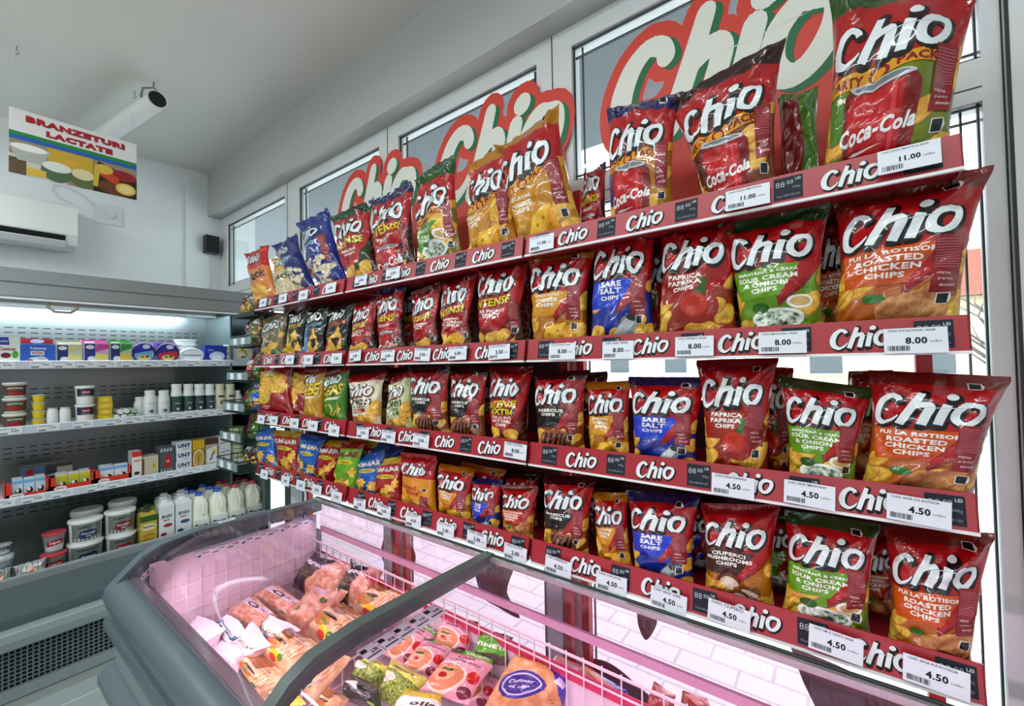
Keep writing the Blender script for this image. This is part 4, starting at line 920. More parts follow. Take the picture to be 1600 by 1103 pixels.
# ---- frozen goods
def fr_art(kind):
    A = Art(.8)
    if kind == 'duck': A.poly('poultry', [(.35, 0), (1, 0), (1, 1), (.7, 1)]).poly('#23262c', [(0, .1), (.30, 0), (.72, 1), (0, 1)]).text('#f0e6ea', 'Fragedo', .36, .60, .64, None, .02, .3, -.1).text('#a58a5a', 'RATA FARA', .28, .36, .3, None, .01).text('#a58a5a', 'MARUNTAIE', .28, .28, .34, None, .01); return '#6a3a30', A
    if kind == 'veg':
        A.rect('wheat', 0, 0, 1, 1).poly('#a5672c', [(0, .70), (.5, .62), (.55, 1), (0, 1)]).text('#6b3a1c', 'Casuta', .50, .80, .36, None, .01, .2, .1).text('#6b3a1c', 'TARANEASCA', .52, .70, .42, None, .02, 0, .1)
        A.ell('veg', .34, .36, .2, .15).ell('#e8641c', .26, .32, .07, .05).ell('#3f2a1a', .42, .50, .15, .05).ell('#f0d21c', .55, .18, .13, .1).ell('#d4361c', .50, .12, .1, .06).ell('#4f8a1c', .66, .20, .06, .08).poly('#c98a5a', *[[(.6+.06*k, .3), (.615+.06*k, .3), (.655+.06*k, .7), (.64+.06*k, .7)] for k in range(5)]); return '#e0b080', A
    if kind == 'white': A.text('#6f8a2a', 'Papac', .45, .55, .62, None, .01, .2, .15).rect('#dfe6dc', .1, .1, .9, .2); return '#f0e4ea', A
    if kind == 'prim': A.poly('#2b6a86', [(.1, .62), (.95, .50), (.95, .66), (.1, .80)]).text('#274a6a', 'Primo', .5, .34, .6, None, .05, .2).text('#f4f4f6', 'proaspat', .5, .66, .6, None, .02, 0, -.1); return '#eadde4', A
    if kind == 'blank': A.poly('#e6d2dc', [(.1, .1), (.5, .2), (.4, .9)]); return '#f3dfe8', A
    if kind == 'meat': A.rect('poultry', 0, 0, 1, 1).poly('#efdfe4', [(0, .55), (.85, .75), (.85, 1), (0, .85)]).ell('#33282c', .45, .78, .14, .09).ell('#e6d0d6', .45, .78, .07, .05).text('#7a3a4a', 'PUI', .72, .82, .18); return '#c08a86', A
    if kind == 'chick': A.rect('poultry', 0, 0, 1, 1).ell('#6f8a3a', .3, .3, .12, .06).ell('#55602c', .7, .6, .1, .05).ell('#d9b8c0', .5, .8, .25, .1); return '#c79a94', A
    if kind == 'tara':
        A.rect('#e0a8b4', 0, 0, 1, 1).poly('#39501f', [(0, .86), (1, .86), (1, 1), (0, 1)]).poly('#5fae2c', [(.25, .84), (.95, .84), (.9, 1), (.3, 1)]).text('#eef6e0', 'VINETE', .6, .93, .5, None, .04).text('#3a1c24', 'CASA', .5, .76, .30, None, .03).text('#3a1c24', 'TARANEASCA', .52, .66, .56, None, .03)
        A.ell('#f0e2c8', .36, .30, .34, .28).ell('#d8946a', .36, .30, .30, .24).ell('#e8b890', .34, .32, .18, .13).ell('#b3261c', .36, .28, .07, .05).ell('#3f6a1c', .38, .40, .1, .03).ell('#c4231c', .80, .40, .13, .12).ell('#7a1a3a', .82, .12, .16, .08); return '#b87a8a', A
    if kind == 'vinete': A.rect('#5a4a3c', 0, 0, 1, 1).poly('#62b52c', [(.1, .2), (.9, .2), (.9, .85), (.1, .85)]).text('#f0f6e6', 'VINETE', .5, .40, .7, None, .04).text('#dff0c8', 'coapte', .5, .65, .4, None, .02, .2); return '#4a4036', A
    if kind == 'ravioli':
        A.rect('ravioli', 0, 0, 1, 1).poly('#4a3cb0', [(.35, 1), (1, 1), (1, .15), (.82, .3), (.66, .7)]).ell('#3c2f9a', .42, .36, .24, .20).ell('#d8cfe6', .42, .36, .20, .16).ell('#3a2c8c', .42, .36, .18, .14).text('#e6def0', 'Culinar', .42, .40, .26, None, .02, .2).text('#e6def0', 'de casa', .42, .32, .2, None, .02, .2).poly('#e8dcf0', [(.7, .5), (.85, .42), (.9, .56), (.76, .64)]); return '#4c3eb4', A
    if kind == 'pea': A.rect('peas', 0, 0, 1, 1).poly('#dfe86a', [(0, .7), (1, .6), (1, 1), (0, 1)]).text('#2f5a1c', 'Mazare', .5, .8, .5, None, .03, .2).ell('#e8ecd8', .3, .45, .2, .12); return '#9ab82c', A
    if kind == 'dark': A.poly('#e4e6e2', [(.1, .6), (.5, .5), (.45, .8)]).ell('#9fc42c', .75, .2, .08, .05).text('#cfd6cc', 'Bio', .6, .4, .15); return '#24332c', A
    if kind == 'yel': A.rect('#eef0e0', 0, 0, 1, .6).rect('#d9d12c', 0, .6, 1, 1).text('#3a4a2c', 'olla', .6, .35, .4, None, .04, .2); return '#dfe0a8', A
    if kind == 'pink': A.rect('#e0705a', 0, 0, 1, 1).text('#f4e6f0', 'LASSA', .4, .5, .5, None, .04, 0, .1).ell('#f0b0a0', .7, .7, .2, .1); return '#d8685c', A
for k_ in ('duck', 'veg', 'white', 'prim', 'blank', 'meat', 'chick', 'tara', 'vinete', 'ravioli', 'pea', 'dark', 'yel', 'pink'): DES['f_'+k_] = (lambda k2: (lambda s: fr_art(k2)))(k_)
FZ = [ # kind, label, BL, BR, TR, TL pixels, z front, z back, thickness
 ('duck', 'black and brown frozen duck bag in the rear left corner of the freezer', (455, 915), (515, 950), (552, 880), (497, 858), .66, .76, .05),
 ('duck', 'second frozen duck bag, right of the one in the freezer corner', (525, 940), (578, 952), (600, 890), (548, 872), .66, .75, .05),
 ('veg', 'orange frozen vegetable bag against the rear grid, near the lid divider', (548, 955), (600, 985), (646, 925), (592, 908), .66, .74, .05),
 ('veg', 'orange frozen vegetable bag, middle one of three in a row', (478, 985), (522, 1028), (590, 978), (535, 942), .65, .71, .055),
 ('veg', 'orange frozen vegetable bag, nearest of three in a row', (405, 1022), (450, 1058), (508, 1012), (458, 978), .64, .70, .055),
 ('veg', 'orange frozen bag lying low beside the lid divider', (455, 1062), (490, 1100), (550, 1030), (512, 1008), .60, .66, .04),
 ('veg', 'mixed vegetable bag below the nearest orange bag', (372, 1040), (412, 1098), (455, 1062), (402, 1018), .60, .65, .04),
 ('pea', 'green pea bag at the front of the left freezer compartment', (418, 1088), (440, 1125), (478, 1100), (450, 1072), .60, .64, .035),
 ('white', 'white frozen bag with green lettering, rear one of two', (412, 985), (445, 1012), (468, 985), (422, 958), .64, .71, .035),
 ('white', 'white frozen bag with green lettering, front one of two', (374, 1010), (402, 1034), (425, 1008), (390, 972), .62, .70, .035),
 ('prim', 'white bag with blue band near the freezer end', (338, 985), (372, 1014), (388, 985), (355, 958), .61, .69, .035),
 ('blank', 'plain white frozen pack nearest the freezer end', (296, 992), (330, 1026), (350, 985), (308, 962), .60, .68, .04),
 ('blank', 'plain white pack in front of the blue-banded bag', (330, 1020), (368, 1060), (392, 1012), (352, 988), .58, .64, .04),
 ('meat', 'tray of frozen meat with white label by the end grid', (352, 962), (398, 990), (432, 962), (396, 930), .62, .68, .04),
 ('meat', 'tray of frozen meat with dark label beside the duck bag', (392, 935), (440, 965), (476, 945), (432, 912), .63, .69, .04),
 ('chick', 'clear bag of frozen chicken in front of the duck bags', (444, 978), (485, 1000), (545, 925), (492, 912), .63, .70, .05),
 ('chick', 'clear bag of frozen fish between white bags and chicken', (430, 965), (470, 985), (505, 950), (462, 935), .62, .68, .04),
 ('tara', 'pink ready-meal pack with round dish picture, nearest one', (655, 1078), (732, 1100), (778, 1032), (708, 1012), .66, .70, .03),
 ('tara', 'pink ready-meal pack left of the nearest one', (625, 1046), (678, 1062), (718, 1010), (664, 996), .64, .68, .03),
 ('tara', 'pink ready-meal pack by the rear grid under the green label', (676, 1012), (730, 1030), (748, 972), (692, 956), .66, .73, .03),
 ('tara', 'pink ready-meal pack with tomato beside the lid divider', (597, 1022), (640, 1042), (690, 990), (650, 968), .62, .67, .03),
 ('vinete', 'dark and green label pack leaning at the rear grid', (738, 1032), (795, 1040), (802, 995), (748, 982), .68, .73, .03),
 ('ravioli', 'large purple and ochre dumpling bag', (745, 1118), (880, 1120), (900, 1050), (808, 1008), .62, .72, .07),
 ('ravioli', 'purple and ochre dumpling bag right of the large one', (892, 1122), (985, 1122), (982, 1078), (912, 1038), .62, .71, .06),
 ('pink', 'salmon pink frozen bag at the lower picture edge', (1000, 1120), (1052, 1122), (1056, 1086), (1022, 1064), .66, .72, .04),
 ('pink', 'pale red frozen bag right of the salmon pink one', (1058, 1122), (1120, 1124), (1105, 1092), (1066, 1078), .66, .71, .04),
 ('dark', 'dark green frozen bag among pea bags', (532, 1090), (600, 1118), (592, 1072), (548, 1052), .62, .66, .04),
 ('pea', 'pea bag with white label below the pink packs', (590, 1092), (642, 1116), (668, 1060), (612, 1028), .61, .66, .04),
 ('pea', 'pea bag beside the lid divider', (545, 1062), (590, 1080), (612, 1042), (575, 1022), .60, .64, .035),
 ('yel', 'white and yellow frozen bag at the lower picture edge', (608, 1115), (695, 1120), (690, 1086), (635, 1074), .63, .67, .04),
 ('veg', 'frozen vegetable bag nearest to the lid divider foot', (492, 1108), (535, 1124), (545, 1092), (512, 1074), .60, .64, .035),
 ('tara', 'pink ready-meal pack lying under the large dumpling bag', (700, 1095), (760, 1110), (790, 1060), (740, 1042), .58, .62, .03),
 ('chick', 'pale frozen pack behind the dumpling bag by the rear grid', (830, 1060), (890, 1075), (925, 1048), (870, 1022), .60, .66, .04),
 ('blank', 'white frozen pack under the orange bags', (440, 1040), (480, 1062), (520, 1020), (478, 1000), .56, .60, .04),
]
for k, (kd, lab, bl, br_, tr, tl, z0, z1, T) in enumerate(FZ):
    z0 -= .03; z1 -= .03
    q = (at(*bl, z=z0), at(*br_, z=z0), at(*tl, z=z1), at(*tr, z=z1))
    bag('frozen_food_bag' if kd not in ('tara',) else 'ready_meal_pack', lab, 'frozen food', q, T, 'f_'+kd, 900+k, 'frozen goods in the chest freezer', contract=.08, rough=1.3 if kd not in ('tara',) else .4)

# ---------------------------------------------------------------- dairy case along the left wall
CY0, CY1 = -1.6, 1.235
df = thing('dairy_case', 'long grey open refrigerated dairy case along the left wall', 'refrigerator', (-3.7, 0, 0))
E1 = 1.395
MB().prism([(-4.2, 2.042), (-3.42, 2.042), (-3.34, 2.02), (-3.33, 1.972), (-3.30, 1.972), (-3.292, 1.985), (-3.318, 2.06), (-3.355, 2.135), (-4.2, 2.145)], CY0, E1, 'fridge_canopy', 'y', True).build('canopy', df)
b = MB(); b.box((-3.296, CY0, 1.966), (-3.288, E1, 1.976), 'white_edge').box((-3.322, CY0, 2.055), (-3.314, E1, 2.060), 'fridge_grey'); b.build('canopy_trim', df)
MB().box((-3.52, CY0, 2.025), (-3.48, E1, 2.041), 'tube_glow').build('case_light_tube', df)
b = MB(); b.box((-3.97, CY0, .42), (-3.95, E1, 1.99), 'steel').box((-4.2, CY0, 0), (-3.97, E1, 2.0), 'fridge_grey'); b.build('back_panel', df)
b = MB()
for z in (1.865, 1.835, 1.805, 1.49, 1.46, 1.43, 1.14, 1.11, 1.08, .80, .77, .74):
    y = CY0+.05
    while y < CY1-.06: b.box((-3.9505, y, z), (-3.948, y+.032, z+.005), 'slot_black'); y += .052
b.build('back_slots', df)['kind'] = 'stuff'
MB().box((-4.2, E1, .0), (-3.27, E1+.02, 2.05), 'fridge_grey').build('end_panel', df)
MB().box((-3.95, 1.238, .5), (-3.46, 1.250, 1.975), 'fridge_grey').build('divider_panel', df)
MB().prism([(-3.95, .42), (-3.30, .42), (-3.262, .53), (-3.256, .578), (-3.285, .580), (-3.31, .51), (-3.95, .505)], CY0, E1, 'steel', 'y').build('deck', df)
MB().prism([(-3.262, .548), (-3.252, .548), (-3.252, .582), (-3.290, .584)], CY0, E1, 'fridge_canopy', 'y').build('deck_edge', df)
MB().prism([(-3.95, .34), (-3.25, .34), (-3.235, .40), (-3.252, .548), (-3.30, .42), (-3.95, .42)], CY0, E1, 'fridge_grey', 'y').build('lower_panel', df)
MB().prism([(-3.95, .245), (-3.235, .245), (-3.205, .26), (-3.198, .30), (-3.205, .335), (-3.235, .35), (-3.95, .34)], CY0, E1, 'freezer_panel', 'y').build('bumper', df)
b = MB(); b.box((-3.95, CY0, .0), (-3.27, E1, .245), 'slot_black').box((-3.27, CY0, .005), (-3.235, E1, .055), 'freezer_panel'); b.build('plinth', df)
b = MB()
for i in range(150): y = CY0+i*.02; b.box((-3.262, y, .05), (-3.258, y+.006, .245), 'grey_metal')
for j in range(10): b.box((-3.258, CY0, .055+j*.02), (-3.254, E1, .060+j*.02), 'grey_metal')
b.build('grille', df)['kind'] = 'stuff'
b = MB(); y = at(98, 480, x=-3.31).y; b.tube([(-3.31, y-.055, 1.968), (-3.31, y-.055, 1.94), (-3.305, y-.03, 1.915), (-3.305, y+.03, 1.915), (-3.31, y+.055, 1.94), (-3.31, y+.055, 1.968)], .007, 'handle_beige', 8).box((-3.316, y-.062, 1.945), (-3.306, y-.045, 1.97), 'handle_beige').box((-3.316, y+.045, 1.945), (-3.306, y+.062, 1.97), 'handle_beige').box((-3.314, y-.055, 1.948), (-3.308, y+.055, 1.956), 'handle_beige'); b.build('blind_handle', df)
CSH = [(-3.47, 1.614, 'top'), (-3.43, 1.272, 'middle'), (-3.38, .913, 'lowest')]
R = random.Random(8)
for X, z, nm in CSH:
    b = MB(); b.box((-3.95, CY0+.02, z+.008), (X, E1-.01, z+.026), 'white_edge'); b.build('case_shelf', df)
    b = MB(); b.prism([(X, z), (X+.006, z), (X+.014, z+.042), (X+.006, z+.044)], CY0+.02, E1-.01, 'rail_pale', 'y'); y = CY0+.1
    while y < CY1-.05:
        w = .085; A = Art(2); A.rect('#f2f5f8', 0, 0, 1, 1).rect('#8a8f98', .06, .1, .4, .3).text('#3a3f48', '%d.%d9' % (R.randint(3, 18), R.randint(0, 9)), .68, .5, .3, None, .02).rect('#a9adb5', .06, .75, .7, .85)
        b.art(A, (X+.008, y, z+.003), (0, 1, 0), (.19, 0, .98), (.98, 0, -.19), w, .038, .0006); y += w+R.choice((.004, .02, .05))
    b.build('shelf_rail', df)
def yr(a, b_, Y, X): return at(a, Y, x=X).y, at(b_, Y, x=X).y
def hz(px, Y, X): return at(px, Y, x=X).z
def itm(name, label, cat, c, grp): return thing(name, label, cat, c, grp)
GA = 'packs on the top dairy shelf'
def dbox(name, label, cat, y0, y1, X, z0, h, d, m, A=None, grp=None, parent=None, top=None):
    b = MB(); g = .004; x0, x1 = X-d, X
    b.box((x0, y0, z0), (x1, y1, z0+h), m)
    if A: b.art(A, (x1, y0, z0), (0, 1, 0), (0, 0, 1), (1, 0, 0), y1-y0, h, .0005)
    if top: b.box((x0+g, y0+g, z0+h), (x1-g, y1-g, z0+h+.001), top)
    o = b.build(name, origin=((x0+x1)/2, (y0+y1)/2, z0)); return tag(o, label, cat, grp)
def soft(name, label, cat, y0, y1, X, z0, h, d, key, grp, seed=1):
    return bag(name, label, cat, ((X, y0, z0), (X, y1, z0), (X-.02, y0, z0+h), (X-.02, y1, z0+h)), d, key, seed, grp, contract=.05, rough=.7)
def cup(name, label, yc, X, z0, r, h, m, lid='plastic_white', band=None, grp=None, sy=1, n=20, A=None, sx=1, flare=.86):
    t = thing(name, label, 'tub', (X-r*sx, yc, z0), grp); c = (X-r*sx, yc, z0)
    b = MB().lathe(c, [(r*flare, 0), (r*(flare+.03), h*.1), (r*.97, h*.86)], m, n, sx, sy)
    if band: b.lathe(c, [(r*(flare+.045), h*.14), (r*.975, h*.80)], band, n, sx, sy)
    if A:
        uv, ly, fs_, ms_, _c = gridcut(A); vs = []
        for (x, y), l in zip(uv, ly):
            a = (x-.5)*2.1; rr = r*(flare+.03+(.94-flare)*y)+.0005*l+.0012; vs.append((c[0]+rr*sx*math.cos(a), c[1]+rr*sy*math.sin(a), z0+h*(.10+.74*y)))
        for f, mm in zip(fs_, ms_): b.add([vs[i] for i in f], [tuple(range(len(f)))], mm)
    b.build('tub_body', t)
    MB().lathe(c, [(r*.99, h*.86), (r*1.05, h*.88), (r*1.05, h*.97), (r*.97, h), (r*.5, h)], lid, n, sx, sy).build('tub_lid', t)
    return t
def bottle(name, label, yc, X, z0, r, h, m, cap, A=None, grp=None, band=None, neck=.5, capr=None):
    t = thing(name, label, 'bottle', (X-r, yc, z0), grp); c = (X-r, yc, z0); capr = capr or r*neck*1.1
    b = MB().lathe(c, [(r*.85, 0), (r, h*.04), (r, h*.62), (r*.93, h*.70), (r*neck, h*.86), (r*neck, h*.90)], m, 16)
    if band: b.lathe(c, [(r*1.01, h*.10), (r*1.012, h*.50), (r*1.01, h*.60)], band, 16)
    if A: b.art(A, (X+.0008, yc-r*.55, z0+h*.12), (0, 1, 0), (0, 0, 1), (1, 0, 0), r*1.1, h*.46, .0004)
    b.build('bottle_body', t); MB().lathe(c, [(capr, h*.87), (capr, h*.985), (capr*.9, h)], cap, 14).build('bottle_cap', t)
    return t
def carton(name, label, yc, X, z0, w, h, m, A, cap='plastic_white', grp=None, capc=True):
    t = thing(name, label, 'carton', (X-w/2, yc, z0), grp); x0, x1, y0, y1 = X-w, X, yc-w/2, yc+w/2; zt = z0+h*.86
    b = MB(); b.box((x0, y0, z0), (x1, y1, zt), m)
    b.add([(x0, y0, zt), (x1, y0, zt), (x1, y1, zt), (x0, y1, zt), (x0+w*.12, y0+w*.1, z0+h*.93), (x1-w*.35, y0+w*.1, z0+h*.95), (x1-w*.35, y1-w*.1, z0+h*.95), (x0+w*.12, y1-w*.1, z0+h*.93)], [(0, 1, 5, 4), (1, 2, 6, 5), (2, 3, 7, 6), (3, 0, 4, 7), (4, 5, 6, 7)], m)
    if A: b.art(A, (x1, y0, z0), (0, 1, 0), (0, 0, 1), (1, 0, 0), w, h*.86, .0005)
    b.build('carton_body', t)
    if capc: MB().lathe((X-w*.5, yc, z0+h*.93), [(w*.26, 0), (w*.26, h*.06), (w*.24, h*.07)], cap, 14).build('carton_cap', t)
    return t
def jug(label, yc, X, z0, w, h, cap, grp, A=None):
    t = thing('milk_jug', label, 'milk jug', (X-w/2, yc, z0), grp); c = (X-w/2, yc, z0)
    b = MB().lathe(c, [(w*.46, 0), (w*.5, h*.03), (w*.5, h*.42), (w*.47, h*.46), (w*.47, h*.70), (w*.40, h*.80), (w*.20, h*.90), (w*.17, h*.93)], 'milk_white', 24, 1, 1, 4)
    b.build('jug_body', t)
    b = MB(); b.tube([(X-.002, yc+w*.12, z0+h*.46), (X+.006, yc+w*.12, z0+h*.52), (X+.004, yc+w*.10, z0+h*.70), (X-w*.2, yc+w*.06, z0+h*.83)], w*.075, 'milk_white', 8); b.build('jug_handle', t)
    if A: MB().box((X+.0005, yc-w*.45, z0+h*.05), (X+.002, yc+w*.45, z0+h*.38), 'plastic_white').art(A, (X+.002, yc-w*.45, z0+h*.05), (0, 1, 0), (0, 0, 1), (1, 0, 0), w*.9, h*.33, .0004).build('jug_label', t)
    MB().lathe((c[0], yc, z0), [(w*.2, h*.92), (w*.2, h*.985), (w*.18, h)], cap, 14).build('jug_cap', t); return t
# top shelf
ZA = 1.641; XA = -3.485
def ashape(a, b_, yt, kind, lab, A, m, d=.05, back=None):
    y0, y1 = yr(a, b_, 565, XA); h = hz((a+b_)/2, yt, XA)-ZA
    if kind == 'box': dbox('dairy_pack', lab, 'dairy pack', y0, y1, XA, ZA, h, d, m, A, GA)
    else:   # round or oval tub standing on its rim
        t = MB(); yc = (y0+y1)/2; r = (y1-y0)/2; rz = h/2; vs = []
        t.lathe((XA-.02, yc, ZA+rz), [(r, -.02), (r, .012), (r*.94, .016)], m, 28, 1, 1, 2, Matrix(((0, 0, 1), (0, 1, 0), (1, 0, 0))))
        t.v = [(x, y, (z-(ZA+rz))*rz/r+ZA+rz) for x, y, z in t.v]
        if A: t.art(A, (XA-.003, y0, ZA), (0, 1, 0), (0, 0, 1), (1, 0, 0), 2*r, h, .0004)
        tag(t.build('cheese_tub', origin=(XA-.02, yc, ZA)), lab, 'cheese tub', GA)
A = Art(1).poly('#2740a8', [(.0, .70), (.55, .70), (.5, .98), (0, .98)]).text('#e8edf5', 'Hochland', .28, .84, .4, None, .02, .2).text('#b32a3c', 'Cremosa', .45, .56, .7, None, .03, .3).ell('#7a1f24', .4, .32, .22, .1).ell('#5fae3c', .8, .35, .14, .14).ell('#f2f4f0', .4, .12, .34, .08); ashape(-6, 31, 526, 'box', 'white soft cheese pack with green corner, leftmost on the top dairy shelf', A, '#e6ebe4')
A = Art(1.3).rect('#d8dde0', .28, .45, .68, .66).text('#c4202a', 'ACASA', .48, .56, .34, None, .04).text('#dfe8f4', 'Telemea', .5, .8, .5, None, .03).ell('#e6e6e2', .5, .2, .3, .16).ell('#b5502c', .25, .15, .12, .1).ell('#c9ccd0', .6, .3, .12, .1); ashape(32, 86, 538, 'box', 'blue cheese pack with red label on the top dairy shelf', A, '#2a6fd0')
A = Art(2.4).ell('#eef0f0', .5, .5, .22, .36).text('#b02028', 'DELACO', .5, .5, .3, None, .03); y0, y1 = yr(33, 84, 565, XA); dbox('dairy_pack', 'red and white cheese pack lying above the blue one', 'dairy pack', y0, y1, XA-.03, hz(60, 538, XA)+.004, .028, .06, '#c42430', A, GA)
def fan(c1, c2, c3): return Art(1).rect(c1, .03, .05, .45, .95).ell('#e4e8f0', .24, .80, .17, .10).poly(c2, [(.45, .55), (1, .75), (1, .95), (.5, .95)]).poly(c3, [(.3, .08), (.95, .06), (.95, .42), (.5, .50)]).ell('#dfe6ee', .3, .22, .16, .14)
ashape(88, 128, 538, 'box', 'navy and cream sliced cheese pack on the top dairy shelf', fan('#1f2f7a', '#d8cf9c', '#e6dc8c'), '#cfd3c4')
ashape(131, 170, 536, 'box', 'magenta and navy sliced cheese pack on the top dairy shelf', fan('#2a2f8c', '#d04aa8', '#e8de7c'), '#d6b4cc')
ashape(172, 206, 536, 'box', 'green and navy sliced cheese pack on the top dairy shelf', fan('#1f3a7a', '#3f9a4c', '#e8c84c'), '#bccab4')
for a, b_, yt, c, lab in ((90, 128, 533, '#d8d6b0', 'cream sliced pack lying on the navy and cream one'), (129, 168, 530, '#d870b4', 'pink sliced pack lying on the magenta one'), (171, 204, 531, '#4fae5c', 'green sliced pack lying on the green and navy one')):
    y0, y1 = yr(a, b_, 565, XA); z1 = hz((a+b_)/2, yt, XA); dbox('dairy_pack', lab, 'dairy pack', y0, y1, XA-.02, z1-.03, .028, .07, c, Art(3).rect('#eef0ec', .1, .3, .5, .6), GA)
def disc(c1, c2): return Art(1).ell(c2, .5, .42, .42, .36).poly(c1, [(.06, .45), (.5, .55), (.9, .62), (.75, .9), (.3, .92), (.1, .7)]).ell('#dfe4f2', .58, .80, .16, .11).ell('#e2c878', .5, .26, .26, .14).ell('#3a2c1c', .62, .32, .07, .05).ell('#6a8f3a', .42, .3, .08, .05)
ashape(207, 244, 535, 'tub', 'round blue cheese tub standing on edge', disc('#2038b0', '#7fb0d8'), 'navy')
ashape(244, 281, 536, 'tub', 'round blue and red cheese tub standing on edge', disc('#2a34a4', '#c83a54'), 'navy')
ashape(281, 320, 544, 'tub', 'oval white cream cheese tub standing on edge', Art(1.4).ell('#b9c6d8', .5, .5, .46, .44, 28).ell('#f2f5f8', .5, .5, .43, .40, 28).text('#27408a', 'PHILADELPHIA', .5, .5, .76, None, .04), 'plastic_white')
ashape(320, 354, 541, 'box', 'blue box with oval white cheese picture', Art(1.2).ell('#cfdcf0', .56, .38, .36, .30).ell('#e8eef8', .56, .32, .25, .18).ell('#3a58c8', .25, .75, .2, .18).text('#eef2fa', 'Almette', .26, .76, .26), '#2b3ea8')
for k in range(3):
    y0, y1 = yr(240, 275, 565, XA-.06); dbox('cheese_box', 'purple cheese box, %s of the stack behind the red-blue tub' % ('lowest', 'middle', 'topmost')[k], 'cheese box', y0, y1, XA-.065, ZA+.001+k*.045, .043, .10, '#8f6ab8', Art(2.2).rect('#dfa8c8', .5, .1, .95, .9).ell('#3a3aa8', .3, .5, .16, .3), 'stack of purple cheese boxes')
    y0, y1 = yr(321, 350, 565, XA-.06)
for k in range(2): dbox('cheese_box', 'blue cheese box, %s one stacked behind the oval picture box' % ('lower', 'upper')[k], 'cheese box', y0, y1, XA-.055, ZA+.001+k*.062, .060, .10, '#2a3aa0', Art(2).ell('#c9d6f0', .55, .5, .3, .3), 'blue cheese boxes')
for k in range(5):
    y0, y1 = yr(276, 312, 565, XA-.05); t = thing('cheese_tub', 'flat white lidded tub, number %s from the bottom of its stack' % ('one', 'two', 'three', 'four', 'five')[k], 'cheese tub', (XA-.11, (y0+y1)/2, ZA+k*.032), 'stack of flat white tubs'); c = (XA-.115, (y0+y1)/2, ZA+.001+k*.032)
    MB().lathe(c, [((y1-y0)*.42, 0), ((y1-y0)*.47, .024)], 'plastic_white', 24, .8, 1, 2.6).build('tub_body', t); MB().lathe(c, [((y1-y0)*.50, .024), ((y1-y0)*.50, .030)], 'clear_lid', 24, .8, 1, 2.6).build('tub_lid', t)
for k in range(3): y0, y1 = yr(352, 367, 565, XA); cup('cream_pot', 'small white and green pot, %s of three stacked beside the divider' % ('lowest', 'middle', 'topmost')[k], (y0+y1)/2, XA, ZA+k*.042, (y1-y0)/2, .041, 'plastic_white', 'plastic_white', 'pot_green', 'small pots beside the divider')
y0, y1 = yr(370, 405, 567, XA); dbox('cheese_tray', 'white tray with yellow round emblem beyond the case divider', 'cheese tray', 1.262, 1.262+(y1-y0), XA, ZA+.0, .125, .04, 'plastic_white', Art(1.2).ell('#e0c22a', .42, .50, .22, .30).ell('#f2f2ea', .42, .42, .13, .16).poly('#8a6a1c', [(.36, .74), (.48, .74), (.42, .86)]).ell('#7a8a2c', .44, .3, .1, .06), GA)
# middle shelf
ZB = 1.300; XB = -3.45; GB = 'dairy goods on the middle shelf'
lab5 = ('lowest', 'middle', 'topmost')
for k in range(3):
    y0, y1 = yr(3, 44, 660, XB); cup('salad_tub', 'clear salad tub with green and red band, %s of its stack' % lab5[k], (y0+y1)/2, XB, ZB+k*.082, (y1-y0)/2/1.05, .080, 'tub_clear', 'clear_lid', 'salad_band', 'stacked salad tubs', A=Art(1.2).ell('#a8252c', .5, .25, .3, .2).text('#e8f0e4', 'ACTIVIA', .5, .7, .7, None, .04))
    y0, y1 = yr(-40, 0, 668, XB); 
for k in range(4): y0, y1 = yr(50, 72, 664, XB); cup('yogurt_cup', 'plain yellow yogurt cup, %s of its stack' % ('lowest', 'second lowest', 'third', 'topmost')[k], (y0+y1)/2, XB, ZB+k*.044, (y1-y0)/2, .043, 'cup_yellow', 'foil_edge', None, 'stacked yellow yogurt cups', flare=.74)
for k, (a, b_) in enumerate(((73, 92), (93, 112))): y0, y1 = yr(a, b_, 661, XB); r = (y1-y0)/2; t = thing('yogurt_jar', 'ribbed white yogurt jar, %s of a pair' % ('left', 'right')[k], 'jar', (XB-r, (y0+y1)/2, ZB), 'white yogurt jars'); MB().lathe((XB-r, (y0+y1)/2, ZB), [(r*.72, 0), (r*.96, .02), (r, .045), (r*.97, .075), (r*.80, .09)], 'plastic_white', 18).build('jar_body', t); MB().lathe((XB-r, (y0+y1)/2, ZB), [(r*.84, .09), (r*.84, .097)], 'foil_edge', 18).build('jar_lid', t)
for k in range(2): y0, y1 = yr(118, 151, 658, XB); cup('cream_tub', 'navy and white square tub, %s one' % ('lower', 'upper')[k], (y0+y1)/2, XB, ZB+k*.107, (y1-y0)/2/1.05, .105, 'plastic_white', 'plastic_white', None, 'navy and white tubs', n=24, A=Art(1.3).rect('#1c2350', 0, .45, 1, 1.1).rect('#b03a4a', .3, .62, .7, .88).text('#e8eaf0', 'MILLER', .5, .75, .34).text('#c9ccd8', 'Frischkase', .5, .52, .4))
for k in range(4): y0, y1 = yr(154, 176, 655, XB); dbox('butter_block', 'yellow wrapped block, %s of its stack' % ('lowest', 'second lowest', 'third', 'topmost')[k], 'butter', y0+.003*(k % 2), y1-.003*(k % 2), XB, ZB+k*.0362, .035, .07, 'butter_yellow', Art(2).ell('#e8d868', .5, .5, .3, .3), 'stacked yellow blocks')
